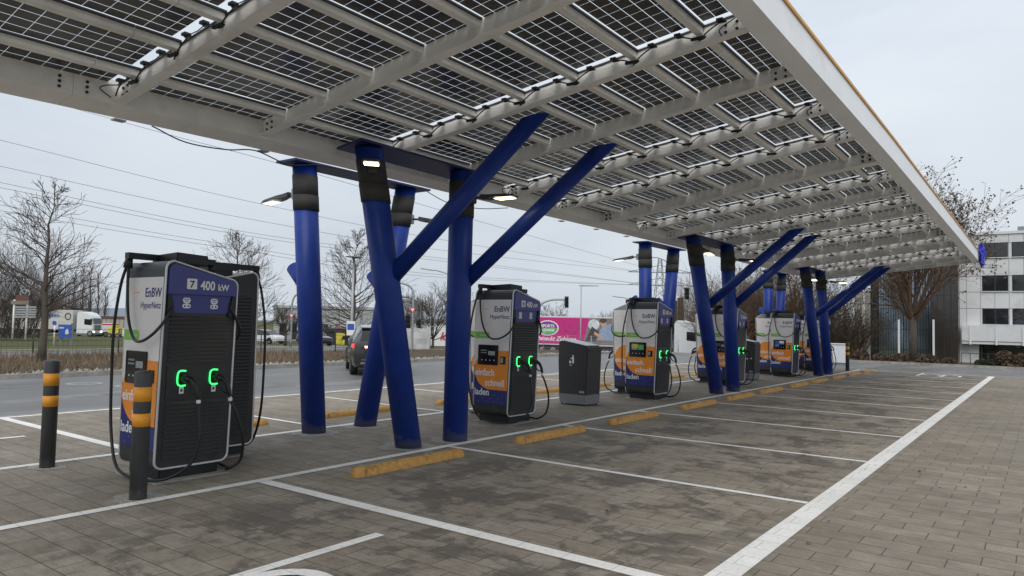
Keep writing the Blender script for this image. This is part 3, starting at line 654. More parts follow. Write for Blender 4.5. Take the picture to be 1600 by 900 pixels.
# ---------------------------------------------------------------- chargers
ZB, ZT0, ZT1 = .13, 2.27, 2.12
XB = -.38
def xf(z): return .34+.08*(z-ZB)/2.1
SIL = []
def sil_pts(r=.085, n=5, inset=0.):
    y0, y1 = -.41+inset, .41-inset; zb = ZB+inset; za, zc = ZT0-inset, ZT1-inset; r = r-inset*.6
    out = []
    for (cy_, cz, a0) in ((y0+r, zb+r, PI), (y1-r, zb+r, -PI/2), (y1-r, zc-r, 0), (y0+r, za-r, PI/2)):
        for k in range(n+1):
            a = a0+PI/2*k/n; out.append((cy_+r*math.cos(a), cz+r*math.sin(a)))
    return out
def charger_proto(number='7', disp=0):
    t = empty('fast_charger', (0, 0, 0))
    P = sil_pts()
    b = MB(); b.prism(P, lambda y, z: (XB, y, z), lambda y, z: (xf(z), y, z)); b.build('cabinet', 'char', t)
    b = MB(); b.box(-.32, .30, -.33, .33, .012, ZB+.01); b.build('plinth', 'black', t, bevel=.01)
    b = MB(); b.box(-.42, .42, -.42, .42, 0, .012); b.build('footing_plate', 'slab', t)
    for nm, fx, s in (('front', lambda z: xf(z)+.004, 1), ('rear', lambda z: XB-.004, -1)):
        b = MB(); Q = [Vector((fx(z), y, z)) for y, z in sil_pts(inset=.004)]; b.tube(Q+[Q[0], Q[1]], .0125, 6, cap=False); b.build('trim', 'silver', t)
        # louvres: slanted slats inside a dark recess
        y0, y1 = (-.33, .33)
        banks = [[.24+.042*k for k in range(14)], [1.22+.042*k for k in range(12)]] if s > 0 else [[.24+.042*k for k in range(42)]]
        for zs in banks:
            b = MB(); b.hexa([(fx(zs[0])-s*.002, y0-.008, zs[0]-.01), (fx(zs[0])+s*.0015, y0-.008, zs[0]-.01), (fx(zs[0])+s*.0015, y1+.008, zs[0]-.01), (fx(zs[0])-s*.002, y1+.008, zs[0]-.01), (fx(zs[-1])-s*.002, y0-.008, zs[-1]+.035), (fx(zs[-1])+s*.0015, y0-.008, zs[-1]+.035), (fx(zs[-1])+s*.0015, y1+.008, zs[-1]+.035), (fx(zs[-1])-s*.002, y1+.008, zs[-1]+.035)])
            for z in zs:
                X = fx(z)
                b.hexa([(X, y0, z), (X+s*.022, y0, z+.004), (X+s*.022, y1, z+.004), (X, y1, z), (X, y0, z+.028), (X+s*.006, y0, z+.026), (X+s*.006, y1, z+.026), (X, y1, z+.028)])
            b.build('louvre', 'louv', t)
    b = MB()
    for (u0, u1, z0, z1) in ((-.335, .335, .835, 1.19),):
        b.hexa([(xf(z0)-.002, u0, z0), (xf(z0)+.009, u0, z0), (xf(z0)+.009, u1, z0), (xf(z0)-.002, u1, z0), (xf(z1)-.002, u0, z1), (xf(z1)+.009, u0, z1), (xf(z1)+.009, u1, z1), (xf(z1)-.002, u1, z1)])
    b.build('socket_panel', 'char', t)
    # header panel (protruding) following the sloping top
    H = [(-.385, 1.93), (.385, 1.93), (.385, ZT1-.09), (.37, ZT1-.05), (.33, ZT1-.022), (-.32, ZT0-.030), (-.365, ZT0-.05), (-.385, ZT0-.09)]
    b = MB(); b.prism(H, lambda y, z: (xf(z)-.0, y, z), lambda y, z: (xf(2.0)+.035, y, z)); hd = b.build('header', 'hblue', t)
    b = MB(); b.prism([(-.335, 1.735), (.335, 1.735), (.335, 1.929), (-.335, 1.929)], lambda y, z: (xf(z)-.001, y, z), lambda y, z: (xf(z)+.004, y, z)); b.build('recess_panel', 'hblue', t)
    for s in (-1, 1):
        b = MB(); b.prism([(s*.30, 1.70), (s*.385, 1.70), (s*.385, 1.929), (s*.345, 1.929)], lambda y, z: (xf(z)-.001, y, z), lambda y, z: (xf(z)+.03, y, z)); b.build('recess_cheek', 'black', t)
    xh = xf(2.0)+.0365
    b = MB(); b.prism(roundrect(-.195, -.085, 1.985, 2.095, .008, 2), lambda y, z: (xh-.002, y, z), lambda y, z: (xh+.002, y, z)); b.build('number_plate', 'white', t)
    text_mesh(number, .10, 'number', 'black', t, frame_mat((xh+.003, -.140, 2.003), (0, 1, 0), (0, 0, 1)), bold=.002, align='CENTER')
    text_mesh('400', .135, 'lettering', 'white', t, frame_mat((xh+.0005, -.045, 1.985), (0, 1, 0), (0, 0, 1)), bold=.003, sx=.82)
    text_mesh('kW', .095, 'lettering', 'white', t, frame_mat((xh+.0005, .155, 1.985), (0, 1, 0), (0, 0, 1)), bold=.002, sx=.9)
    for yc in (-.17, .14):     # combined plug pictograms
        b = MB(); X = xf(1.83)+.0055
        pl = [(yc+.042*math.cos(a), 1.868+.036*math.sin(a)) for a in [k*PI/9 for k in range(18)]]
        b.prism(pl, lambda y, z: (X-.001, y, z), lambda y, z: (X+.001, y, z)); b.prism(roundrect(yc-.045, yc+.045, 1.785, 1.83, .02, 3), lambda y, z: (X-.0012, y, z), lambda y, z: (X+.0012, y, z))
        ps = b.build('plug_symbol', 'white', t); b = MB()
        for pins in ([(-.02, 1.878, .007), (0, 1.880, .007), (.02, 1.878, .007), (-.011, 1.858, .007), (.011, 1.858, .007)], [(-.02, 1.807, .011), (.02, 1.807, .011)]):
            b = MB()
            for (dy, dz, r) in pins: b.prism([(yc+dy+r*math.cos(a), dz+r*math.sin(a)) for a in [k*PI/4 for k in range(8)]], lambda y, z: (X, y, z), lambda y, z: (X+.002, y, z))
            b.build('plug_pins', 'ink', ps)
    # connectors
    for yc in (-.17, .19):
        zc = 1.055; X = xf(zc)+.010
        b = MB(); ring = [(X+.008, yc+.035, zc+.075), (X+.008, yc-.02, zc+.078), (X+.008, yc-.048, zc+.055), (X+.008, yc-.055, zc), (X+.008, yc-.05, zc-.055), (X+.008, yc-.02, zc-.078), (X+.008, yc+.035, zc-.075)]
        b.tube(catmull(ring, 4), .0082, 8); b.build('status_light', 'gglow', t)
        b = MB(); b.prism(roundrect(yc-.04, yc+.045, zc-.062, zc+.062, .02, 3), lambda y, z: (X-.002, y, z), lambda y, z: (X+.012, y, z)); b.build('socket', 'black', t)
        b = MB(); b.prism(roundrect(yc-.028, yc+.022, zc-.16, zc-.092, .003, 1), lambda y, z: (X-.001, y, z), lambda y, z: (X+.002, y, z)); b.build('connector_label', 'white', t)
        b = MB(); b.prism([(yc-.003+.014*math.cos(a), zc-.125+.016*math.sin(a)) for a in [k*PI/5 for k in range(10)]], lambda y, z: (X+.0005, y, z), lambda y, z: (X+.003, y, z)); b.build('connector_label', 'ink', t)
        b = MB(); b.prism(roundrect(yc-.03, yc+.03, zc+.105, zc+.125, .003, 1), lambda y, z: (X-.001, y, z), lambda y, z: (X+.001, y, z)); b.build('connector_label', 'signb', t)
        s = 1
        b = MB()   # pistol grip plug
        b.tube([(X+.0, yc, zc), (X+.07, yc+.012, zc-.005), (X+.12, yc+.03, zc-.015)], [.040, .038, .030], 10)
        b.tube(catmull([(X+.105, yc+.025, zc+.0), (X+.17, yc+.045, zc-.055), (X+.20, yc+.06, zc-.14), (X+.205, yc+.07, zc-.20)], 4), [.027, .028, .028, .027, .026, .025, .025, .024, .023, .022, .021, .02, .02][:13], 10)
        b.tube(catmull([(X+.06, yc+.02, zc-.03), (X+.09, yc+.03, zc-.10), (X+.14, yc+.045, zc-.16), (X+.195, yc+.06, zc-.165)], 4), .010, 8)
        cn = b.build('plug', 'black', t)
        b = MB(); b.tube([(X+.205, yc+.072, zc-.215), (X+.206, yc+.075, zc-.25)], .0225, 12); b.build('collar', 'white', cn)
    X1 = xf(1.05)+.01+.206; z1 = 1.055-.25
    
    c1 = [(.37, -.30, 1.90), (.44, -.36, 1.74), (.40, -.47, 1.55), (.22, -.52, 1.44), (.0, -.50, 1.46), (-.15, -.49, 1.66), (-.22, -.48, 1.95), (-.23, -.478, 2.24)]
    c2 = [(-.26, -.478, 2.24), (-.34, -.50, 2.0), (-.42, -.51, 1.55), (-.44, -.50, 1.0), (-.40, -.50, .5), (-.22, -.52, .14), (.02, -.50, .045), (.28, -.45, .035), (.48, -.33, .06), (.60, -.16, .20), (.64, -.10, .45), (.61, -.10, .68), (X1, -.17+.076, z1)]
    for k, s in enumerate((1, -1)):
        yo = (lambda y: y) if s == 1 else (lambda y: -y)
        d1 = c1 if s == 1 else c1
        e = [(x, yo(y), z) for x, y, z in c2]
        if s == -1: e[-4:] = [(.58, .42, .16), (.64, .40, .42), (.62, .32, .68), (X1, .19+.076, z1)]
        b = MB(); b.tube(catmull([(x, yo(y), z) for x, y, z in d1], 6), .0155, 10); b.tube(catmull(e, 6), .0155, 10)
        b.build('charging_cable', 'rubber', t)
        b = MB(); b.bar((-.23, s*.10, 2.335), (-.23, s*.50, 2.335), .085, .065); b.tube([(-.235, s*.470, 2.315), (-.245, s*.478, 2.20)], [.035, .048], 10)
        b.build('cable_arm', 'black', t)
    b = MB(); b.hexa([(-.34, -.17, 2.28), (.18, -.17, 2.28), (.18, .19, 2.26), (-.34, .19, 2.26), (-.34, -.17, 2.365), (.18, -.17, 2.385), (.18, .19, 2.37), (-.34, .19, 2.365)])
    b.build('cable_housing', 'black', t, bevel=.008)
    b = MB(); b.box(-.30, .12, -.10, .12, 2.14, 2.285); b.build('cable_housing_foot', 'black', t)
    # printed side faces
    for s in (-1, 1):
        w = .70; yS = s*.411
        def mp(u, z, off):  # u 0..1 left to right as seen from outside
            q = -.375+u*(xf(z)-.02+.375) if s < 0 else (xf(z)-.02)-u*(xf(z)-.02+.375)
            return (q, yS+s*off, z)
        def film(poly, m, o0, name, par=t):
            b = MB(); b.prism(poly, lambda u, z: mp(u, z, o0-.003), lambda u, z: mp(u, z, o0)); return b.build(name, m, par)
        fp = film([(0, .32), (1, .32), (1, 2.10), (0, 2.10)], 'lgrey', .004, 'side_panel')
        film([(0, .32), (1, .32), (1, .66), (.6, .66), (.0, .98)], 'navy', .006, 'side_film', fp)
        arc = [(.50+.49*math.cos(a), .90+.335*math.sin(a)) for a in [PI/2+PI*k/16 for k in range(17)]]
        film([(1, .565), (1, 1.235)]+arc, 'orange', .008, 'side_film', fp)
        gz = roundrect(0, .42, 1.435, 1.545, .045, 4); gz = [(u if u > .06 else 0, z) for u, z in gz]
        film(gz, 'green', .006, 'green_label', fp)
        L = (1, 0, 0) if s < 0 else (-1, 0, 0); Zv = (0, 0, 1)
        def tx(st, u, z, size, m, al='LEFT', bold=0., sx=1., o0=.0095):
            p = mp(u, z, o0); return text_mesh(st, size, 'lettering', m, fp, frame_mat(p, L, Zv), bold=bold, align=al, sx=sx, extr=.001)
        tx('EnBW', .97, 1.895, .135, 'ink', 'RIGHT', .002, .95, .0055); film([(.22, 1.938), (.38, 1.938), (.38, 1.946), (.22, 1.946)], 'orange', .0055, 'lettering', fp)
        tx('HyperNetz', .97, 1.775, .10, 'ink', 'RIGHT', 0, .92, .0055)
        tx('einfach', .03, .80, .165, 'white', bold=.003, sx=.92); tx('schnell', .34, .63, .165, 'white', bold=.003, sx=.92); tx('laden', .02, .465, .165, 'white', bold=.003, sx=.92)
        tx('Ökostrom', .14, 1.475, .045, 'white', o0=.0075)
        b = MB()
        for i in range(7):
            for j in range(3):
                if (i+j) % 2: continue
                b.prism([(.15+.12*i+.006*math.cos(a), .36+.06*j+.005*math.sin(a)) for a in [k*PI/2 for k in range(4)]], lambda u, z: mp(u, z, .006), lambda u, z: mp(u, z, .0075))
        b.build('printed_dots', 'lgrey', fp)
        if s < 0:
            b = MB(); b.prism(roundrect(.12, .70, .985, 1.325, .02, 3), lambda u, z: mp(u, z, .006), lambda u, z: mp(u, z, .022)); sc_ = b.build('screen', 'screen', t)
            cols = [('signb', .20, .62, 1.15, 1.29), ('white', .40, .62, 1.20, 1.285), ('galv', .20, .38, 1.10, 1.145)] if disp == 2 else [('yellow', .20, .42, 1.19, 1.285), ('pgreen', .43, .62, 1.15, 1.27), ('galv', .20, .40, 1.15, 1.185)] if disp == 1 else [('galv', .42, .62, 1.15, 1.22), ('pyl', .2, .38, 1.22, 1.24), ('pyl', .2, .38, 1.18, 1.20)]
            for i, (mm, u0, u1, z0, z1_) in enumerate(cols):
                b = MB(); b.prism([(u0, z0), (u1, z0), (u1, z1_), (u0, z1_)], lambda u, z: mp(u, z, .0225+.0004*i), lambda u, z: mp(u, z, .0232+.0004*i)); b.build('display', mm, sc_)
            b = MB()
            for u in (.24, .36, .48, .60): b.prism([(u+.014*math.cos(a), 1.065+.010*math.sin(a)) for a in [k*PI/4 for k in range(8)]], lambda u, z: mp(u, z, .0225), lambda u, z: mp(u, z, .024))
            b.build('button', 'white', sc_)
            b = MB(); b.prism(roundrect(.77, .92, 1.005, 1.14, .012, 2), lambda u, z: mp(u, z, .006), lambda u, z: mp(u, z, .018)); ct = b.build('card_terminal', 'screen', t)
            b = MB(); b.prism(roundrect(.80, .865, 1.03, 1.12, .006, 2), lambda u, z: mp(u, z, .018), lambda u, z: mp(u, z, .034)); b.build('keypad', 'galv', ct)
    return t
DY = [4.21, 10.17, 15.80, 21.15, 26.95, 31.45]
XC = -7.64
prot = {}
FL = ['fast charger numbered 7, nearest to the camera, behind the front bollard', 'fast charger numbered 8 right of the nearest columns, beside the nearer litter bin',
 'fast charger with a yellow and green screen picture, right of the nearer litter bin', 'fast charger half hidden by the middle columns, left of the farther litter bin', 'fast charger with a blue screen picture, right of the farther litter bin', 'fast charger partly behind the farthest columns, last of the front row']
RL = ['rear charger showing its dark louvred back, behind the one numbered 7', 'rear charger seen as a narrow strip behind the one numbered 8', 'rear charger behind the one with the yellow screen picture', 'rear charger left of the middle leaning column', 'rear charger behind the one with the blue screen picture', 'rear charger of the farthest pair, left of the farthest columns']
num = ['7', '8', '9', '10', '11', '12']
for i, y in enumerate(DY):
    t = charger_proto(num[i], {2: 1, 4: 2}.get(i, 0)); t.location = (XC, y, 0); tag(t, FL[i], 'charging station', 'fast chargers on the island')
rp = charger_proto('6', 0)
for i, y in enumerate(DY):
    t = rp if i == 0 else copy_tree(rp)
    t.location = (XC-.77, y+.80, 0); t.rotation_euler = (0, 0, PI); tag(t, RL[i], 'charging station', 'fast chargers on the island')
# ---------------------------------------------------------------- bins, bollards, stops
def litter_bin(loc, label):
    t = empty('litter_bin', loc, 0, label, 'litter bin', 'litter bins on the island'); t.scale = (1.03, 1, 1.10)
    b = MB(); S = [(-.33, .20), (.32, .20), (.35, 1.08), (.33, 1.12), (.28, 1.15), (-.24, 1.235), (-.31, 1.23), (-.35, 1.20), (-.36, .85)]
    b.prism(S, lambda x, z: (x, -.29, z), lambda x, z: (x, .29, z)); b.build('housing', 'char', t, bevel=.008)
    b = MB(); b.hexa([(-.31, -.28, .03), (.31, -.28, .03), (.31, .28, .03), (-.31, .28, .03), (-.335, -.291, .21), (.322, -.291, .21), (.322, .291, .21), (-.335, .291, .21)]); b.build('skirt', 'pyl', t)
    for x in (-.27, .27):
        for y in (-.24, .24): b = MB(); b.tube([(x, y, 0), (x, y, .035)], .02, 8); b.build('foot', 'black', t)
    b = MB(); b.hexa([(-.26, -.27, 1.236), (.30, -.27, 1.148), (.30, .27, 1.148), (-.26, .27, 1.236), (-.26, -.27, 1.246), (.30, -.27, 1.158), (.30, .27, 1.158), (-.26, .27, 1.246)]); b.build('lid', 'facade2', t)
    b = MB(); b.box(.345, .356, -.24, .24, 1.02, 1.06); b.build('slot', 'black', t)
    b = MB(); Y = -.2915     # figure dropping litter
    def pr(pts): b.prism(pts, lambda x, z: (x, Y, z), lambda x, z: (x, Y-.002, z))
    pr([(.0+.016*math.cos(a), .945+.018*math.sin(a)) for a in [k*PI/5 for k in range(10)]]); pr([(-.02, .80), (-.005, .80), (.0, .85), (.008, .80), (.024, .80), (.022, .925), (-.018, .925)])
    pr([(-.02, .905), (-.06, .875), (-.068, .885), (-.02, .924)]); pr([(-.085, .80), (-.045, .80), (-.038, .85), (-.092, .85)]); b.build('pictogram', 'white', t)
    text_mesh('Müll', .035, 'lettering', 'white', t, frame_mat((-.085, -.2935, .755), (1, 0, 0), (0, 0, 1)))
    b = MB(); b.box(.16, .28, -.2935, -.2905, .245, .285); b.build('maker_plate', 'galv', t)
    return t
litter_bin((-8.10, 13.43, 0), 'dark litter bin with a white figure pictogram, right of the charger numbered 8')
litter_bin((-8.10, 24.2, 0), 'dark litter bin farther away, between the chargers near the middle columns')
def bollard(x, y, label):
    t = empty('bollard', (x, y, 0), 0, label, 'bollard', 'grey bollards with orange bands at the island ends')
    b = MB(); b.tube([(0, 0, 0), (0, 0, 1.16), (0, 0, 1.175), (0, 0, 1.185)], [.076, .076, .070, .03], 24); b.build('post', 'boll', t)
    for z0, z1 in ((.90, 1.035), (.67, .79)): b = MB(); b.tube([(0, 0, z0), (0, 0, z1)], .0775, 24); b.build('band', 'bollo', t)
    return t
bollard(-8.91, 3.45, 'slim grey bollard with orange bands left of the nearest charger'); bollard(-6.80, 3.41, 'grey bollard with orange bands in front of the nearest charger')
bollard(-6.80, 33.0, 'small distant bollard with orange bands at the far end of the charger row')
grout(-8.91, 3.45, .22, 91); grout(-6.80, 3.41, .26, 92); grout(-6.8, 33, .22, 93)
def wheel_stop():
    t = empty('wheel_stop', (0, 0, 0)); b = MB(); L = .91; n = 90; prof = [(-.085, 0), (-.08, .045), (-.05, .085), (0, .10), (.05, .085), (.08, .045), (.085, 0)]
    rings = []
    for i in range(n+1):
        y = -L+2*L*i/n; e = min((L-abs(y))/.10, 1.); s = math.sqrt(max(0, 1-(1-e)**2)) if e < 1 else 1.
        s = max(s, .35); g = 1.
        for c in (-.02, .05, -.72, .72, .66):
            if abs(y-c) < .02: g = .84
        rings.append(len(b.v)); b.v += [(x*s*g, y, z*s*g) for x, z in prof]
    m = len(prof)
    for i in range(n):
        for j in range(m-1): a = rings[i]+j; b.f.append((a, a+1, a+1+m, a+m)); b.m.append(0); b.smooth.append(True)
    b.f.append(tuple(rings[0]+j for j in range(m))); b.f.append(tuple(rings[-1]+j for j in range(m))[::-1]); b.m += [0, 0]; b.smooth += [False]*2
    b.build('rubber_body', 'stopm', t); return t
ws = wheel_stop(); first = True
ordn = ['nearest', 'second', 'third', 'fourth', 'fifth', 'sixth', 'seventh', 'eighth', 'ninth', 'tenth', 'eleventh', 'twelfth']
FY = [6.25, 9.23, 11.96, 15.05, 17.65, 20.1, 22.75, 25.3, 27.9, 30.5, 33.1]
for i, y in enumerate(FY):
    t = ws if first else copy_tree(ws); first = False
    t.location = (-6.05+random.uniform(-.02, .02), y, 0); t.rotation_euler = (0, 0, random.uniform(-.015, .015))
    tag(t, f'amber wheel stop in the front bays, {ordn[i]} from the camera' if i else 'long amber wheel stop in the nearest front bay by the leaning column', 'wheel stop', 'amber wheel stops at the bay heads')
for i, y in enumerate([6.15, 9.0, 11.95, 14.9, 17.4, 20.0, 22.6, 25.2, 27.8, 30.4]):
    t = copy_tree(ws); t.location = (-10.05, y, 0); t.rotation_euler = (0, 0, random.uniform(-.015, .015))
    tag(t, f'amber wheel stop in the rear bays behind the chargers, {ordn[i]} from the camera', 'wheel stop', 'amber wheel stops at the bay heads')
# fallen leaves by the wide line
b = MB(); rnd = random.Random(11)
for k in range(46):
    x = rnd.gauss(-1.9, .5); y = rnd.gauss(9.6, .8) if k < 26 else rnd.uniform(3.5, 16); s = rnd.uniform(.015, .035); a = rnd.uniform(0, 6.3)
    if k >= 26: x = rnd.uniform(-6, 2.5)
    b.poly([(x+s*math.cos(a+q)*w, y+s*math.sin(a+q)*w, .006+rnd.uniform(0, .018)) for q, w in ((0, 1.2), (1.3, .5), (2.6, .9), (4.2, .6))])
o = b.build('fallen_leaves', 'deadleaf'); tag(o, 'scattered dry brown leaves on the paving by the wide white line', 'leaves', kind='stuff')

for i, (x, y) in enumerate([(-18.9, 8.05), (-17.6, 8.6)]):
    t = empty('manhole_cover', (x, y, .003), 0, ['round manhole cover in the asphalt, left of the two beyond the nearest charger', 'round manhole cover in the asphalt, right of the two beyond the nearest charger'][i], 'manhole cover', 'manhole covers in the road')
    b = MB(); b.tube([(0, 0, 0), (0, 0, .006)], .40, 28); b.build('rim', 'slab', t); b = MB(); b.tube([(0, 0, .0062), (0, 0, .009)], .31, 24)
    for k in range(-2, 3): b.box(-.2, .2, k*.09-.015, k*.09+.015, .0092, .014)
    b.build('lid', 'pyl', t)
# ---------------------------------------------------------------- vehicles
def wheel(parent, x, y, r, w=.22):
    b = MB(); b.tube([(x, y-w/2, r), (x, y-w/2+.03, r), (x, y+w/2-.03, r), (x, y+w/2, r)], [r*.93, r, r, r*.93], 24); wo = b.build('wheel', 'tyre', parent)
    b = MB(); b.tube([(x, y-w/2-.006, r), (x, y+w/2+.006, r)], r*.60, 20); b.build('rim', 'rim', wo); return wo
def car(loc, rz, label, paint, roofm=None, suv=False, lights=True, L=4.4, group=None):
    t = empty('parked_car' if not suv else 'car', loc, rz, label, 'car', group)
    h = L/2; H = 1.55 if suv else 1.44; bz = 1.0 if suv else .92; W_ = .87 if suv else .88
    # stations from rear (-x) to front: x, z low, z belt, z top, half width at belt, half width at top
    S = [(-h, .42, .80, .86, W_*.80, W_*.66), (-h+.06, .30, bz-.02, bz+.05, W_*.93, W_*.74), (-h+.30, .24, bz+.03, bz+.34, W_*.98, W_*.66), (-h+.62, .22, bz+.03, H-.07, W_, W_*.66), (-h+1.1, .2, bz+.01, H-.005, W_, W_*.68),
         (-.35, .2, bz-.01, H, W_, W_*.69), (.30, .2, bz-.02, H-.06, W_, W_*.68), (1.15, .2, bz-.03, bz+.04, W_*.99, W_*.74), (h-.45, .22, bz-.12, bz-.06, W_*.95, W_*.70), (h-.1, .28, .72, .78, W_*.84, W_*.6), (h, .36, .55, .60, W_*.72, W_*.5)]
    body = MB(); glass = MB(); roof = MB(); rg = []
    for (x, zl, zb, zt, wb, wt) in S:
        rg.append([(x, -wb*.9, zl), (x, -wb, zl+.12), (x, -wb*1.01, (zl+zb)/2+.05), (x, -wb*.965, zb), (x, -wt, zt), (x, 0, zt+.02), (x, wt, zt), (x, wb*.965, zb), (x, wb*1.01, (zl+zb)/2+.05), (x, wb, zl+.12), (x, wb*.9, zl)])
    for i in range(len(rg)-1):
        for j in range(10):
            q = (rg[i][j], rg[i][j+1], rg[i+1][j+1], rg[i+1][j]); tall = S[i][3]-S[i][2] > .2 or S[i+1][3]-S[i+1][2] > .2
            if j in (3, 6) and tall: glass.quad(*q)
            elif j in (4, 5) and (i in (1, 2) or i == 6): glass.quad(*q)
            elif j in (4, 5) and 2 < i < 6: roof.quad(*q)
            else: body.quad(*q)
        body.quad(rg[i][10], rg[i][0], rg[i+1][0], rg[i+1][10])
    body.poly(rg[0]); body.poly(rg[-1])
    for bb, nm, mm in ((body, 'body', paint), (glass, 'windows', 'carglass'), (roof, 'roof', roofm or paint)):
        o = bb.build(nm, mm, t); me = o.data; bm = bmesh.new(); bm.from_mesh(me); bmesh.ops.remove_doubles(bm, verts=bm.verts, dist=.001); bmesh.ops.recalc_face_normals(bm, faces=bm.faces); bm.to_mesh(me); bm.free()
        for p in me.polygons: p.use_smooth = True
        md = o.modifiers.new('e', 'EDGE_SPLIT'); md.split_angle = .6
    r = .345 if suv else .31
    for x in (-h+.85, h-.9):
        for y in (-W_+.10, W_-.10):
            wheel(t, x, y, r)
            b = MB(); s = 1 if y > 0 else -1   # dark arch
            b.prism([(x+(r+.07)*math.cos(a), r+(r+.07)*math.sin(a)) for a in [PI*k/12 for k in range(13)]], lambda xx, z: (xx, y+s*.045, z), lambda xx, z: (xx, y+s*.122, z)); b.build('wheel_arch', 'black', t)
    for s in (-1, 1):
        b = MB(); zl = bz-.16
        b.hexa([(-h-.015, s*.30, zl), (-h+.22, s*(W_-.015), zl+.01), (-h+.40, s*(W_+.005), zl+.06), (-h+.1, s*.30, zl), (-h-.005, s*.30, zl+.10), (-h+.22, s*(W_-.03), zl+.14), (-h+.40, s*(W_-.02), zl+.12), (-h+.1, s*.30, zl+.10)]); tl = b.build('tail_lamp', 'tail' if suv else 'red', t)
        b = MB(); b.hexa([(-h-.03, s*.42, zl+.015), (-h+.10, s*(W_-.12), zl+.02), (-h+.2, s*(W_-.12), zl+.02), (-h+.1, s*.42, zl+.015), (-h-.02, s*.42, zl+.075), (-h+.12, s*(W_-.12), zl+.09), (-h+.2, s*(W_-.12), zl+.09), (-h+.1, s*.42, zl+.08)])
        if suv: b.build('lamp_glow', 'tailh', tl)
        b = MB(); b.hexa([(h-.30, s*(W_-.06), .60), (h-.02, s*.42, .60), (h-.1, s*.42, .60), (h-.35, s*(W_-.2), .60), (h-.34, s*(W_-.06), .73), (h-.08, s*.42, .70), (h-.2, s*.42, .71), (h-.4, s*(W_-.2), .73)]); b.build('headlight', 'headl' if lights else 'white', t)
        b = MB(); b.box(.55, .72, s*(W_+.0)-.0 if s > 0 else -W_-.20, (W_+.20) if s > 0 else -W_, bz+.02, bz+.16); b.build('mirror', 'black', t, bevel=.03)
    if suv:
        b = MB(); b.box(-h-.012, -h+.1, -.36, .36, bz-.12, bz-.085); b.build('light_strip', 'tail', t)
        b = MB(); b.hexa([(-h-.03, -.72, .30), (-h+.2, -.80, .30), (-h+.2, .80, .30), (-h-.03, .72, .30), (-h-.03, -.66, .56), (-h+.2, -.76, .52), (-h+.2, .76, .52), (-h-.03, .66, .56)]); bp_ = b.build('bumper', 'black', t)
        b = MB(); b.bar((-h-.04, -.60, .50), (-h-.045, .60, .50), .02, .02); b.bar((-h-.04, -.62, .40), (-h-.045, .62, .40), .03, .05); b.build('bumper_trim', 'rim', bp_)
        b = MB(); b.box(-h-.02, -h+.03, -.26, .26, .62, .73); b.build('number_plate', 'white', t)
        b = MB(); b.hexa([(-h+.42, -.60, H-.10), (-h+.7, -.60, H-.04), (-h+.7, .60, H-.04), (-h+.42, .60, H-.10), (-h+.40, -.60, H-.07), (-h+.7, -.60, H+.005), (-h+.7, .60, H+.005), (-h+.40, .60, H-.07)]); b.build('spoiler', roofm or paint, t)
    return t
rd = at_d(590, 520, 22.0)
ang = math.atan2(rd.y, rd.x)
cq = at_d(587, 520, 24.3); car((cq.x, cq.y, 0), ang+math.radians(5), 'dark grey car with silver roof and lit red tail lamps, driving away beyond the columns', 'carp', 'cartop', suv=True, L=4.5)
p = base(418, 76); car(tuple(p), math.radians(8), 'small white car on the far road, left of the blue columns', 'carw', lights=False, L=4.2)
p = base(492, 70); car(tuple(p), math.radians(-10), 'dark car with bright headlamps on the far road between column and lamp post', 'carp', L=4.5)
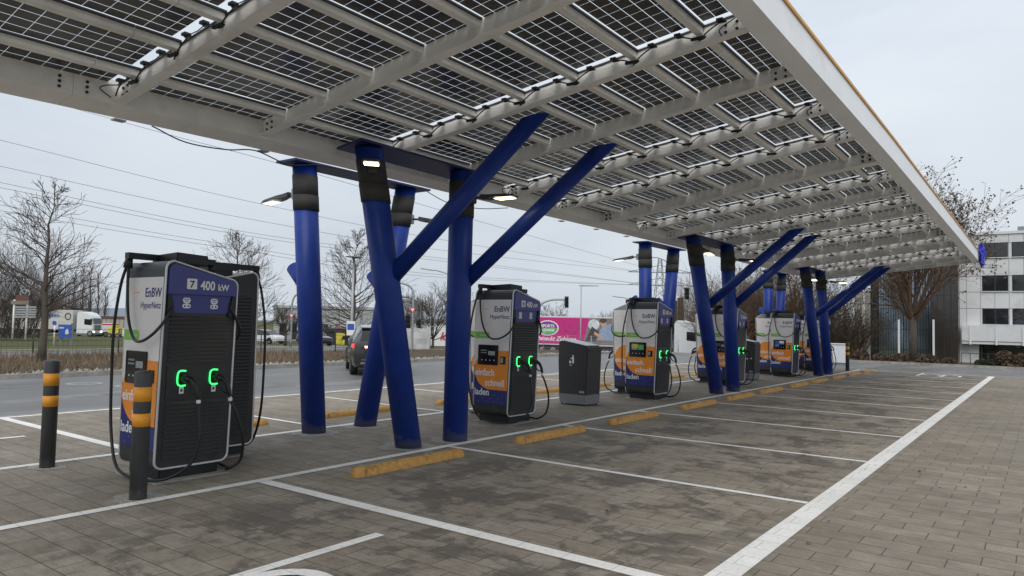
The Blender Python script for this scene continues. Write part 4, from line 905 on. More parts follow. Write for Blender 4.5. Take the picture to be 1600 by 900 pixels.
def semi(loc, rz, label, boxm, box_len=11.5, cabm='trucks', cab_extra=0, beacon=True):
    """box trailer along -x, cab at +x"""
    t = empty('semi_truck', loc, rz, label, 'truck')
    b = MB(); b.box(-box_len, 0, -1.26, 1.26, 1.05, 3.95); b.build('trailer_box', boxm, t, bevel=.03)
    b = MB(); b.box(-box_len-.01, .01, -1.275, 1.275, 3.90, 4.0); b.box(-box_len-.01, .01, -1.275, 1.275, 1.0, 1.08); b.build('trailer_rail', 'trucks', t)
    b = MB(); b.box(-box_len, .2, -.5, .5, .75, 1.0); b.box(-box_len+1.5, -3.2, -1.2, -1.1, .45, .95); b.box(-box_len+1.5, -3.2, 1.1, 1.2, .45, .95); b.build('chassis', 'black', t)
    for x in ([-box_len+1.2, -box_len+2.4, -box_len+3.6] if box_len > 9 else [-box_len+1.5])+[-.4, 2.7]:
        for y in (-1.1, 1.1): wheel(t, x, y, .48, .3)
    b = MB(); w = 1.24
    prof = [(.55, .45), (3.05, .45), (3.12, .9), (3.10, 1.9), (2.92, 2.85), (2.75, 3.15), (2.2, 3.60), (1.3, 3.80), (.75, 3.80), (.55, 3.4)]
    b.prism(prof, lambda x, z: (x, -w, z), lambda x, z: (x, w, z)); b.build('cab', cabm, t, bevel=.07)
    b = MB(); b.hexa([(3.10, -1.08, 1.95), (3.12, -1.08, 1.96), (3.12, 1.08, 1.96), (3.10, 1.08, 1.95), (2.93, -1.0, 2.82), (2.95, -1.0, 2.82), (2.95, 1.0, 2.82), (2.93, 1.0, 2.82)]); b.build('windscreen', 'carglass', t)
    for s in (-1, 1):
        b = MB(); y = s*1.245; b.prism([(1.75, 1.85), (2.85, 1.75), (2.78, 2.65), (1.75, 2.7)], lambda x, z: (x, y-.01, z), lambda x, z: (x, y+.01, z)); b.build('side_window', 'carglass', t)
        b = MB(); b.box(2.75, 2.95, s*1.3-.10, s*1.3+.10, 1.95, 2.75); b.bar((2.8, s*1.2, 2.7), (2.85, s*1.3, 2.7), .05, .05); b.build('mirror', 'black', t)
        b = MB(); b.box(3.10, 3.16, s*.98-.20, s*.98+.2, .62, .84); b.build('headlight', 'headl', t)
    b = MB()
    for k in range(5): b.box(3.10, 3.15, -.8, .8, .98+.17*k, 1.08+.17*k)
    b.build('grille', 'black', t); b = MB(); b.box(3.08, 3.17, -1.2, 1.2, .35, .58); b.build('bumper', 'pyl', t)
    b = MB(); b.box(.5, 3.0, -1.22, 1.22, .25, .44); b.build('skirt', 'pyl', t)
    return t
# white truck on the left, coming towards the right of the picture
p = base(121, 112); dv = at_d(121, 520, 112)-CAMP; vr = math.atan2(dv.y, dv.x)
t = semi(tuple(p), vr+PI+math.radians(58), 'white semi truck with lit headlamps on the far road behind the tall bare tree', 'tarp', 12.0)
for s in (-1,):
    X = frame_mat((-5.2, -1.275, 2.85), (1, 0, 0), (0, 0, 1)); text_mesh('Classen', 1.0, 'lettering', 'signb', t, X, bold=.02)
    b = MB(); b.tube([(-.8+.42*math.cos(a), -1.28, 3.05+.5*math.sin(a)) for a in [k*PI/8 for k in range(17)]], .07, 5); b.build('emblem', 'pdark', t)
# magenta trailer with a cooking picture, its white cab behind the charger
p = base(1048, 72.5); dv = at_d(1000, 520, 75)-CAMP; vr = math.atan2(dv.y, dv.x)
rz = vr-PI/2+math.radians(-12)
t = semi(tuple(p), rz, 'semi truck with a magenta trailer showing a printed cooking scene and a white cab', 'trucks', 14.4)
def pan(name, pts, m, off=.004, par=None):
    b = MB(); b.prism(pts, lambda x, z: (x, -1.262, z), lambda x, z: (x, -1.262-off, z)); return b.build(name, m, par or t)
pk = pan('printed_side', [(-14.35, 1.12), (-8.7, 1.12), (-8.1, 3.86), (-14.35, 3.86)], 'pink', .02)
pp = pan('printed_side', [(-8.68, 1.12), (-.1, 1.12), (-.1, 3.86), (-8.08, 3.86)], 'pgrey', .018)
def ell(cx_, cz, a, c, n=20): return [(cx_+a*math.cos(k*2*PI/n), cz+c*math.sin(k*2*PI/n)) for k in range(n)]
pan('logo', ell(-12.6, 2.75, 1.22, .80), 'white', .026, pk); pan('logo', ell(-12.6, 2.75, 1.10, .70), 'purple', .030, pk)
pan('logo', [(x, z) for x, z in ell(-12.6, 2.75, 1.04, .64) if z <= 2.76], 'pgreen', .034, pk)
text_mesh('SPORTS', .42, 'lettering', 'white', pk, frame_mat((-12.6, -1.30, 2.82), (1, 0, 0), (0, 0, 1)), align='CENTER', bold=.01)
text_mesh('FREUNDE', .34, 'lettering', 'white', pk, frame_mat((-12.6, -1.30, 2.42), (1, 0, 0), (0, 0, 1)), align='CENTER', bold=.01)
text_mesh('schmeckt Zuhause', .62, 'lettering', 'white', pk, frame_mat((-14.2, -1.30, 1.45), (1, 0, 0), (0, 0, 1)), shear=.4, bold=.015)
for (dx, dz, s) in [(-10.6, 2.5, .25), (-10.1, 3.0, .18), (-9.7, 2.3, .22), (-9.2, 2.8, .15), (-10.9, 3.2, .12), (-9.3, 3.2, .14)]: pan('leaf_print', ell(dx, dz, s, s*.7, 7), 'pplum', .026, pk)
# figures in the printed picture: flat shapes on the flat side
pan('picture', ell(-7.6, 3.2, .6, .55), 'pwhite', .022, pp); pan('picture', [(-8.5, 1.5), (-7.4, 1.5), (-6.9, 2.4), (-7.8, 3.0)], 'pdark', .023, pp)
pan('picture', [(-7.3, 1.6), (-4.7, 1.6), (-4.6, 2.6), (-5.5, 3.3), (-6.6, 3.2), (-7.0, 2.5)], 'pblue', .026, pp); pan('picture', ell(-6.6, 3.38, .32, .42), 'skin', .029, pp); pan('picture', ell(-6.62, 3.62, .36, .25), 'pdark', .031, pp)
pan('picture', [(-7.6, 2.2), (-6.6, 1.7), (-6.5, 1.9), (-7.5, 2.5)], 'skin', .030, pp); pan('picture', [(-5.0, 2.1), (-3.9, 1.75), (-3.8, 2.0), (-4.8, 2.5)], 'skin', .030, pp)
pan('picture', [(-3.9, 1.6), (-2.5, 1.6), (-2.7, 2.5), (-3.6, 2.6)], 'pplum', .026, pp); pan('picture', ell(-3.1, 2.85, .30, .35), 'skin', .029, pp); pan('picture', [(-3.7, 2.9), (-3.5, 3.5), (-2.7, 3.5), (-2.6, 3.0), (-3.2, 3.15)], 'pwhite', .031, pp); pan('picture', [(-2.4, 1.3), (-.3, 1.3), (-.3, 3.8), (-2.0, 3.8)], 'pwhite', .022, pp)
# ---------------------------------------------------------------- trees
RMIN = .006
def branch(rnd, b, p, d, r, ln, lev, maxl, grav, spread, ns, kids, twl, tips, jit=.22, seg=5):
    pts = [p.copy()]; rad = [r]; q = p.copy(); dd = d.copy()
    for k in range(seg):
        dd = (dd+Vector((rnd.uniform(-jit, jit), rnd.uniform(-jit, jit), rnd.uniform(-jit, jit)+grav))).normalized()
        q = q+dd*ln/seg; pts.append(q.copy()); rad.append(max(r*(1-.72*(k+1)/seg), RMIN))
    b.tube(pts, rad, ns if lev < 2 else 3, cap=False)
    if lev >= maxl: tips.append(pts[-1]); return
    n = kids[min(lev, len(kids)-1)]
    for k in range(n):
        t = rnd.uniform(.22, 1.) if k else 1.; i = min(int(t*seg), seg-1); f = t*seg-i
        P = pts[i].lerp(pts[i+1], f); R_ = rad[i]*(1-f)+rad[i+1]*f
        ax = Vector((rnd.gauss(0, 1), rnd.gauss(0, 1), rnd.gauss(0, 1))).cross(dd).normalized(); a = rnd.uniform(.5, 1.)*spread
        nd_ = (dd*math.cos(a)+ax*math.sin(a)).normalized()
        branch(rnd, b, P, nd_, R_*rnd.uniform(.5, .72), ln*rnd.uniform(.42, .66), lev+1, maxl, grav, spread, ns, kids, twl, tips, jit*1.15, max(3, seg-1))
def tree(loc, H, label, seed, kind='conical', rw=.30, leaf=0, tw='twig', name='bare_tree', trunk_h=.18, r0=None, group='bare trees round the site', nb=46, lean=0., minr=.012):
    global RMIN
    RMIN = minr*.44
    rnd = random.Random(seed); t = empty(name, loc, 0, label, 'tree', group)
    r0 = r0 or H*.019; tips = []
    tb = MB(); b = MB()
    tp = [Vector((lean*H*(k/10)+rnd.uniform(-.012, .012)*H*(k > 0), rnd.uniform(-.012, .012)*H*(k > 0), H*k/10)) for k in range(11)]
    if kind == 'conical':
        tb.tube(tp, [max(r0*(1-k/10.3)*(1.25 if k == 0 else 1), minr) for k in range(11)], 9)
        for k in range(nb):
            f = trunk_h+(1-trunk_h)*(k+rnd.random())/nb; i = min(int(f*10), 9); P = tp[i].lerp(tp[i+1], f*10-i)
            a = rnd.uniform(0, 2*PI); ln = H*rw*(1-((f-trunk_h)/(1-trunk_h))**1.25*.88)*rnd.uniform(.65, 1.1); up = rnd.uniform(.08, .5)+.5*f
            branch(rnd, b, P, Vector((math.cos(a), math.sin(a), up)).normalized(), max(r0*(1-f)*.42, minr*.9), ln, 0, 2, .03, .7, 5, [6, 3], 0, tips, .16)
    elif kind == 'round':
        k0 = 3; hh = H*trunk_h
        tb.tube([Vector((0, 0, 0)), Vector((.01*H, 0, hh*.5)), Vector((0, .01*H, hh))], [r0*1.25, r0, r0*.9], 10)
        for k in range(nb):
            a = 2*PI*k/nb+rnd.uniform(-.3, .3); el = rnd.uniform(.3, 1.5)
            d = Vector((math.cos(a)*math.cos(el), math.sin(a)*math.cos(el), math.sin(el)))
            branch(rnd, b, Vector((0, .01*H, hh*rnd.uniform(.80, 1.0))), d, r0*rnd.uniform(.4, .62), H*rw*rnd.uniform(1.0, 1.5), 0, 3, .035, .75, 6, [7, 6, 4], 0, tips, .17, 6)
    elif kind == 'column':
        tb.tube(tp, [max(r0*(1-k/10.3), minr) for k in range(11)], 7)
        for k in range(nb):
            f = trunk_h+(1-trunk_h)*(k+rnd.random())/nb; i = min(int(f*10), 9); P = tp[i].lerp(tp[i+1], f*10-i); a = rnd.uniform(0, 2*PI)
            branch(rnd, b, P, Vector((math.cos(a)*.35, math.sin(a)*.35, 1)).normalized(), minr, H*rw*rnd.uniform(.7, 1.1)*(1.1-f*.7), 0, 1, .05, .4, 3, [5], 0, tips, .12, 4)
    tb.build('trunk', 'bark', t, recalc=False)
    if leaf:
        for q in rnd.sample(tips, min(len(tips), leaf)):
            for _ in range(3):
                c = q+Vector((rnd.gauss(0, .07), rnd.gauss(0, .07), rnd.gauss(0, .07))); s = rnd.uniform(.025, .06); u = Vector((rnd.gauss(0, 1), rnd.gauss(0, 1), rnd.gauss(0, 1))).normalized()*s; v = u.cross(Vector((rnd.gauss(0, 1), rnd.gauss(0, 1), rnd.gauss(0, 1)))).normalized()*s*.7
                b.quad(c-u-v, c+u-v, c+u+v, c-u+v, 1)
    b.build('crown', [tw, 'deadleaf'], t, recalc=False); return t
def bush(loc, r, h, label, seed, n=60, mats='hedge', name='bush', cat='bush', group='brown bushes round the site', lean=1., minr=.010, dens=3):
    global RMIN
    RMIN = minr*.5
    rnd = random.Random(seed); t = empty(name, loc, 0, label, cat, group); b = MB(); tips = []
    for k in range(n):
        a = rnd.uniform(0, 2*PI); q = math.sqrt(rnd.random())*r*.75; P = Vector((q*math.cos(a), q*math.sin(a), -.05)); d = Vector((math.cos(a)*.35*lean, math.sin(a)*.35*lean, 1)).normalized()
        branch(rnd, b, P, d, minr*1.6, h*rnd.uniform(.55, 1.), 0, 2, .01, .6, 3, [dens, dens], 0, tips, .2, 4)
    b.build('branches', mats, t, recalc=False); return t
def on(px, D, dz=0): p = base(px, D); return (p.x, p.y, p.z+dz)
tree((-25.9, 9.7, .1), 5.55, 'tall bare cone shaped tree on the verge at the left edge', 21, rw=.38, nb=40, r0=.13, lean=.04, minr=.014, trunk_h=.30)
tree(on(368, 34), 5.6, 'bare tree rising behind the nearest charger', 5, rw=.42, nb=56, r0=.09, minr=.015)
tree(on(552, 40), 6.5, 'bare tree behind the lamp post with the blue sign', 9, rw=.40, nb=58, r0=.13, minr=.018, trunk_h=.12)
tree(on(446, 52), 3.9, 'small bare tree by the far road, left of the upright rear column', 14, 'round', rw=.26, nb=7, r0=.09, minr=.016, trunk_h=.22)
tree(on(676, 52), 5.4, 'upright bare tree behind the sheeted fence', 17, 'round', rw=.36, nb=11, r0=.10, minr=.02, trunk_h=.14)
for i, (px, D, H, kd) in enumerate([(866, 86, 6.6, 'round'), (893, 92, 5.2, 'round'), (925, 95, 5.5, 'round'), (948, 84, 5.6, 'round'), (1090, 78, 5.0, 'round')]):
    tree(on(px, D), H, ['bare tree above the magenta trailer, by the traffic light', 'low bare tree between traffic light and grey street lamp', 'bare tree right of the grey street lamp', 'reddish bare tree behind the charger with the yellow screen picture', 'bare tree by the white truck cab'][i], 30+i, kd, rw=.30, nb=8, minr=.03, tw='twigb' if i in (1, 3) else 'twig', trunk_h=.2)
for i, (px, D, H) in enumerate([(112, 190, 13), (126, 195, 15.5), (139, 190, 16), (151, 195, 14.5), (162, 200, 11)]):
    tree(on(px, D), H, f'slender bare poplar behind the white truck, {ordn[i]} of five from the left' if i else 'slender bare poplar behind the white truck, first of five from the left', 50+i, 'column', rw=.24, nb=46, minr=.05, group='poplars behind the white truck', name='poplar', trunk_h=.1)
tree(on(1240, 52), 9.4, 'wide bare tree with brown leaves behind the farthest columns', 61, 'round', rw=.34, nb=11, r0=.17, minr=.016, leaf=250, tw='twigb', trunk_h=.2)
tree(on(1168, 52), 8.0, 'bare tree behind the middle columns, left of the widest crown', 62, 'round', rw=.32, nb=8, r0=.12, minr=.02, tw='twigb', trunk_h=.2)
q = at_y(1425, 578, 47.5)
tree((q.x, 47.5, -.05), 11.2, 'large tree with clinging brown leaves in front of the glass facade', 63, 'round', rw=.33, nb=17, r0=.18, minr=.017, leaf=3200, tw='twigb', trunk_h=.26)
# hedges and bushes
for i, (px, D, r, h) in enumerate([(-40, 62, 4.4, 6.6), (-8, 60, 3.6, 6.4), (16, 66, 3.2, 5.6), (34, 74, 2.2, 4.2)]):
    bush(on(px, D), r, h, ['dark bare thicket at the left edge, outside most of the picture', 'dark bare thicket filling the left edge', 'dark bare thicket behind the direction sign', 'low bare thicket right of the direction sign'][i], 70+i, n=60, mats='twig', name='thicket', cat='thicket', group='bare thickets at the left edge', minr=.018, dens=4)
for i, (px, D, r, h) in enumerate([(70, 165, 7, 7.0), (100, 175, 7, 6.5)]): bush(on(px, D), r, h, ['bare scrub behind the white trailer', 'bare scrub behind the white truck cab'][i], 80+i, n=110, mats='twig', name='thicket', cat='thicket', group='bare scrub behind the truck', minr=.04)
for i, (px, D, r, h) in enumerate([(1104, 88, 3.6, 6.4), (1128, 84, 3.6, 6.6), (1152, 66, 3.2, 5.4), (1175, 56, 2.6, 4.4), (1200, 56, 3, 4.6), (1225, 54, 2.6, 4.2), (1252, 54, 2.6, 4.0), (1290, 52, 2.2, 3.2), (1318, 50, 1.6, 2.5)]):
    bush(on(px, D), r, h, ['brown hedge shrub right of the white truck cab', 'brown hedge shrub left of the middle leaning column', 'brown hedge shrub behind the middle columns', 'brown hedge shrub above the farther litter bin', 'brown hedge shrub left of the farthest rear columns', 'brown hedge shrub behind the farthest rear columns', 'brown hedge shrub behind the charger with the blue screen', 'low brown hedge shrub behind the farthest charger', 'low brown shrub between the far bollard and the concrete pillar'][i], 90+i, n=95, mats='hedge', name='hedge_shrub', cat='shrub', group='brown shrubs along the far road', minr=.018, dens=4)
def ball(loc, r, h, label, seed, m, n=900, cat='shrub', grp='clipped shrubs before the office'):
    rnd = random.Random(seed); t = empty('clipped_shrub', loc, 0, label, cat, grp); b = MB()
    for k in range(n):
        z = rnd.uniform(-.2, 1); a = rnd.uniform(0, 2*PI); s = math.sqrt(max(0, 1-z*z)); f = rnd.uniform(.78, 1.04)
        c = Vector((r*s*math.cos(a)*f, r*s*math.sin(a)*f, h*.45+h*.55*z*f)); u = Vector((rnd.gauss(0, 1), rnd.gauss(0, 1), rnd.gauss(0, 1))).normalized()*.07; v = u.cross(Vector((rnd.gauss(0, 1), rnd.gauss(0, 1), rnd.gauss(0, 1)))).normalized()*.05
        b.quad(c-u-v, c+u-v, c+u+v, c-u+v)
    b.build('foliage', m, t, recalc=False); b = MB()
    for k in range(5): a = k*1.3; b.tube([(0, 0, 0), (r*.5*math.cos(a), r*.5*math.sin(a), h*.6)], .025, 5)
    b.build('stem', 'bark', t); return t
SHR = [(1345, 1.0, 1.5, 'hedge', 'bush before the concrete pillar'), (1375, .9, 1.1, 'hedge', 'low brown bush left of the first glass bay'), (1405, 1.1, 1.2, 'hedge', 'brown bush left of the large tree trunk'), (1448, 1.3, 1.2, 'hedge', 'wide brown bush right of the large tree trunk'), (1483, .9, .9, 'hedge', 'low brown bush before the brown tower'),
       (1535, .8, .9, 'ever', 'low green shrub before the dark ground floor, left'), (1551, .8, .9, 'ever', 'low green shrub before the dark ground floor, right of the first'), (1570, 1.0, 1.9, 'hedge', 'round clipped beige shrub before the dark ground floor'), (1597, .9, 1.7, 'hedge', 'clipped shrub at the right edge of the picture')]
for i, (px, r, h, m, lab) in enumerate(SHR):
    q = at_y(px, 560, 46.2); ball((q.x, 46.2, ter(q.x, 46.2)-.15), r*.42, h*.50, lab, 120+i, m)
# dry grass on the verge
rnd = random.Random(8); b = MB()
for k in range(26000):
    x = -22.0-rnd.random()**.8*7.6; y = rnd.uniform(1, 46)
    if rnd.random() < .5 and y > 20: continue
    if y > 21 and x > -27 and rnd.random() < .8: continue
    h = rnd.uniform(.10, .34)*(1.25 if y < 21 else .6); a = rnd.uniform(0, PI); w = .016; dx, dy = math.cos(a)*w, math.sin(a)*w; l = rnd.gauss(0, .11), rnd.gauss(0, .11); z = ter(x, y)+.06
    b.v += [(x-dx, y-dy, z), (x+dx, y+dy, z), (x+l[0], y+l[1], z+h)]; i = len(b.v)-3; b.f.append((i, i+1, i+2)); b.m.append(0); b.smooth.append(False)
o = b.build('dry_grass', 'dry', recalc=False); tag(o, 'tall dry brown grass on the verge beyond the asphalt road', 'grass', kind='stuff')
rnd = random.Random(18); b = MB()
for k in range(700):
    x = rnd.uniform(-22.3, -21.5); y = rnd.uniform(2, 42); s = rnd.uniform(.03, .11); z = .10
    p0 = [(x+s*math.cos(a)*rnd.uniform(.6, 1.1), y+s*math.sin(a)*rnd.uniform(.6, 1.1), z-.03) for a in [k2*PI/3 for k2 in range(6)]]; b.poly(p0)
    for j in range(6): q0, q1 = p0[j], p0[(j+1) % 6]; b.poly([q0, q1, (x, y, z+s*.6)])
o = b.build('rubble', 'stone', recalc=False); tag(o, 'pale stones and clods along the back of the kerb', 'stones', kind='stuff')
# ---------------------------------------------------------------- office building (facade on the plane y = YF)
YF = 84.
office = empty('office_building', (0, YF, -2), 0, 'office block with pale grey panels, dark ribbon windows, mirrored glass front and brown glass tower', 'building')
def P(px, py): return at_y(px, py, YF)
gzo = -2.2
def obox(name, x0, x1, y0, y1, z0, z1, m, par=None, **k):
    b = MB(); b.box(x0, x1, y0-YF, y1-YF, z0+2, z1+2); return b.build(name, m, par or office, **k)
xs = lambda px, py=450: P(px, py).x
# panel wing
x_l = xs(1499); zt = P(1560, 366).z; x_r = x_l+34
z_sill = P(1560, 531).z; z_bay = P(1560, 509).z
obox('wall', x_l, x_r, YF+.9, YF+14, gzo, z_sill, 'glassd')                 # recessed dark ground floor
obox('wall', x_l, x_r, YF, YF+14, z_sill, zt, 'facade')
obox('roof_edge', x_l-.1, x_r, YF-.12, YF+14, zt+.005, zt+.25, 'facade2')
obox('pier', x_l, x_l+1.6, YF-.02, YF+.88, gzo, z_sill-.01, 'facade')
obox('pier', x_l+1.75, x_l+1.9, YF-.0, YF+.5, gzo, z_sill-.01, 'frame')
# projecting bay band above the ground floor
obox('balcony_band', x_l+.25, x_r, YF-1.1, YF-.01, z_sill-.15, z_bay, 'facade')
obox('band_soffit', x_l+.25, x_r, YF-1.0, YF-.01, z_sill-.45, z_sill-.16, 'facade2')
for k in range(14):
    xx = x_l+.9+k*2.1; b = MB(); b.hexa([(xx, -1.22, z_sill-.5+2), (xx+.16, -1.22, z_sill-.5+2), (xx+.16, -1.115, z_sill-.5+2), (xx, -1.115, z_sill-.5+2), (xx, -1.16, z_bay+2), (xx+.16, -1.16, z_bay+2), (xx+.16, -1.115, z_bay+2), (xx, -1.115, z_bay+2)]); b.build('fin', 'facade2', office)
# panel joints
b = MB()
zj = [P(1560, v).z for v in (380, 404, 431, 456, 482)]
for z in zj[:1]+zj[1:]: b.box(x_l, x_r, -.012, .02, z-.02+2, z+.02+2)
for k in range(28):
    xx = x_l+.6+k*1.16; b.box(xx-.015, xx+.015, -.011, .02, z_bay+2, zt+2)
b.build('panel_joint', 'joint', office)
for (t_, l_) in ((379, 402), (430, 455), (482, 507)):
    z1 = P(1560, t_).z; z0 = P(1560, l_).z
    for k in range(10):
        x0 = x_l+1.9+k*2.42+.02*0; x1 = x0+2.12
        wf = obox('window', x0, x1, YF-.035, YF+.05, z0, z1, 'frame')
        obox('pane', x0+.07, x0+1.0, YF-.045, YF-.0355, z0+.08, z1-.07, 'glassd', wf).location = (0, 0, 0)
        obox('pane', x0+1.12, x1-.07, YF-.045, YF-.0355, z0+.08, z1-.07, 'glassd', wf)
        obox('sill', x0-.04, x1+.04, YF-.13, YF-.036, z0-.07, z0-.003, 'facade2', wf)
# brown glass tower
x0 = xs(1457); obox('tower', x0, x_l-.02, YF-1.6, YF+10, gzo, P(1480, 395).z+3.3, 'brown')
b = MB()
for z in [gzo+1.9*k for k in range(10)]: b.box(x0-.01, x_l-.02+.01, -1.63, -1.601, z+2, z+.05+2)
for k in range(5): xx = x0+(x_l-x0)*k/4; b.box(xx-.03, xx+.03, -1.635, -1.602, gzo+2, P(1480, 395).z+5.2)
b.build('tower_mullion', 'frame', office)
# mirrored glass front, angled in two bays
xa, xb, xc_, xd = xs(1352), xs(1374), xs(1412), xs(1456); zg = P(1400, 408).z+2.4
def bay(xA, yA, xB, yB, m, n, nm='curtain_wall'):
    b = MB(); b.hexa([(xA, yA, gzo+2), (xB, yB, gzo+2), (xB, yB+.3, gzo+2), (xA, yA+.3, gzo+2), (xA, yA, zg+2), (xB, yB, zg+2), (xB, yB+.3, zg+2), (xA, yA+.3, zg+2)]); cw = b.build(nm, m, office)
    b = MB()
    for k in range(n*2+1):
        f = k/n/2; x = xA+(xB-xA)*f; y = yA+(yB-yA)*f; b.box(x-.03, x+.03, y-.05, y-.003, gzo+2, zg+2)
    for k in range(8):
        z = gzo+2.1*k; b.bar((xA, yA-.03, z+2), (xB, yB-.03, z+2), .05, .06)
    b.build('mullion', 'frame', cw)
bay(xa, 3.0, xb, -.5, 'glassd', 4); bay(xb+.01, -.5, xc_, -.2, 'glassb', 5); bay(xc_+.01, -.2, xd, -.5, 'glassb', 5)
for px in (1410, 1463): x = xs(px, 540); obox('pillar', x-.08, x+.08, YF-2.2, YF-1.9, gzo, P(px, 500).z, 'facade2')
obox('wall', xa-1.7, xa-.02, YF+3.2, YF+9, gzo, P(1345, 452).z, 'concrete')
obox('rooftop_unit', xs(1590), xs(1590)+1.2, YF+2, YF+4, zt+.26, zt+.9, 'pyl')
# blue reflections come from the sky; low garden wall and rail in front
b = MB()
for k in range(9): q = at_y(1502+k*14, 560, 46.6); b.tube([(q.x, 46.6, -.1), (q.x, 46.6, .62)], .02, 6)
q0, q1 = at_y(1502, 560, 46.6), at_y(1614, 560, 46.6); b.tube([(q0.x, 46.6, .62), (q1.x, 46.6, .62)], .018, 6)
o = b.build('railing', 'frame'); tag(o, 'thin dark railing before the dark ground floor of the office block', 'railing')
# ---------------------------------------------------------------- other buildings
def building(name, px0, px1, D, top_py, label, m, roofm='pyl', depth=20, kind=0, skew=0.):
    a = base(px0, D); c = base(px1, D+skew); u = (c-a); u.z = 0; w = u.length; u.normalize(); zt = at_d(px0, top_py, D).z; z0 = a.z-1
    t = empty(name, (a.x, a.y, z0), math.atan2(u.y, u.x), label, 'building')
    b = MB(); b.box(0, w, 0, depth, 0, zt-z0); b.build('wall', m, t); b = MB(); b.box(-.2, w+.2, -.2, depth, zt-z0+.01, zt-z0+.45); b.build('roof', roofm, t)
    return t, w, zt-z0, z0
t, w, h, z0 = building('warehouse', 427, 590, 120, 481, 'pale grey warehouse with red and black lettering beyond the far road', 'ware', 'ware', 30)
b = MB()
for k in range(40): b.box(w*k/40-.02, w*k/40+.02, -.03, .0, 0, h)
b.build('cladding_joint', 'pyl', t)
for k in range(5): b = MB(); b.box(1.0+k*1.7, 2.2+k*1.7, -.06, -.031, h-3.9, h-2.5); b.build('window', 'glassd', t)
for k in range(9): b = MB(); b.box(1+k*1.9, 2.3+k*1.9, -.06, -.031, 1.2, 2.6); b.build('door', 'frame', t)
s = 1.9; xx = w*(500-427)/163
text_mesh('fri', s, 'lettering', 'pdark', t, frame_mat((xx, -.1, h-3.85), (1, 0, 0), (0, 0, 1)), shear=.3, bold=.05); text_mesh('ko', s, 'lettering', 'red', t, frame_mat((xx+2.15, -.1, h-3.85), (1, 0, 0), (0, 0, 1)), shear=.3, bold=.05)
t, w, h, z0 = building('warehouse', 648, 742, 110, 503, 'low white warehouse behind the sheeted fence', 'trucks', 'pyl', 20)
text_mesh('frischemarkt' if False else 'Logistik' if False else 'ko', 1.6, 'lettering', 'red', t, frame_mat((w*.42, -.08, h-2.6), (1, 0, 0), (0, 0, 1)), shear=.3, bold=.05)
t, w, h, z0 = building('warehouse', 152, 206, 150, 497, 'beige warehouse with a red eaves line behind the white truck', 'wareb', 'rust', 25)
b = MB()
for k in range(8): b.box(w*k/8-.05, w*k/8+.05, -.05, .0, 0, h)
b.build('cladding_joint', 'pyl', t)
t, w, h, z0 = building('warehouse', 196, 262, 190, 494, 'white flat warehouse left of the nearest charger', 'trucks', 'pyl', 25)
t, w, h, z0 = building('warehouse', 586, 640, 140, 470, 'grey warehouse end between the leaning columns', 'ware', 'ware', 20)
t, w, h, z0 = building('container_row', 512, 588, 100, 518, 'dark low shed right of the dark car with bright headlamps', 'frame', 'frame', 4)
b = MB(); b.box(w*.16, w*.36, -.08, -.02, h-1.75, h-.15); b.build('poster', 'yellow', t); b = MB(); b.box(w*.55, w*.66, -.08, -.02, h-1.1, h-.15); b.build('poster', 'yellow', t)
# distant hills
b = MB(); rnd = random.Random(4); n = 60
for k in range(n):
    a0 = -1.1+2.0*k/n
    def hp(i, z): a_ = -1.1+2.0*i/n; return (780*math.sin(a_-.25), 780*math.cos(a_-.25), z)
    hh = lambda i: 3.2+2.4*math.sin(i*.37)+1.6*math.sin(i*.9+1)
    b.quad(hp(k, -12), hp(k+1, -12), (hp(k+1, 0)[0]*1.12, hp(k+1, 0)[1]*1.12, hh(k+1)*1.6), (hp(k, 0)[0]*1.12, hp(k, 0)[1]*1.12, hh(k)*1.6))
struct(b.build('hills', 'hill', recalc=False))
# ---------------------------------------------------------------- street furniture
def post_lamp(px, D, top_py, label, head=True, arm=.0):
    p = base(px, D); zt = at_d(px, top_py, D).z; H = zt-p.z; t = empty('street_lamp', tuple(p), 0, label, 'street lamp')
    b = MB(); b.tube([(0, 0, 0), (0, 0, H*.3), (0, 0, H)], [.085, .06, .04], 12); b.build('post', 'galv', t)
    return t, H
t, H = post_lamp(549, 29.5, 404, 'grey lamp post carrying a small blue and white sign beside the dark car')
b = MB(); b.tube([(0, 0, H), (0, 0, H+.06)], .07, 12); b.tube([(0, 0, H+.062), (0, 0, H+.09)], [.36, .30], 20); b.tube([(0, 0, H+.0), (.16, .1, H+.03)], .02, 6); b.build('lamp_head', 'galv', t)
u = Vector((cy, sy, 0)); zs = at_d(549, 524, 29.5).z
b = MB(); a = Vector((0, 0, zs))-FH*.09; b.hexa([a-u*.17, a+u*.17, a+u*.17+FH*.02, a-u*.17+FH*.02, a-u*.17+UP*.58, a+u*.17+UP*.58, a+u*.17+FH*.02+UP*.58, a-u*.17+FH*.02+UP*.58]); b.build('sign_plate', 'white', t)
a = a-FH*.004; b = MB(); b.quad(a-u*.14+UP*.22, a+u*.14+UP*.22, a+u*.14+UP*.47, a-u*.14+UP*.47); b.build('sign_face', 'signb', t)
b = MB(); b.tube([(0, 0, .75), (0, 0, .95)], .12, 12); b.build('clamp', 'galv', t)
b = MB(); b.tube([Vector((0, 0, H*.56)), Vector((0, 0, H*.56))-u*2.3], .015, 5); b.build('guy_wire', 'galv', t)
t, H = post_lamp(907, 64, 447, 'slim grey street lamp in front of the magenta trailer')
b = MB(); b.hexa([Vector(q)*1 for q in ((-.15, -.1, H-.03), (1.3, .85, H+.02), (1.25, .95, H+.02), (-.2, 0, H-.03), (-.15, -.1, H+.10), (1.3, .85, H+.08), (1.25, .95, H+.08), (-.2, 0, H+.10))]); b.build('lamp_head', 'galv', t)
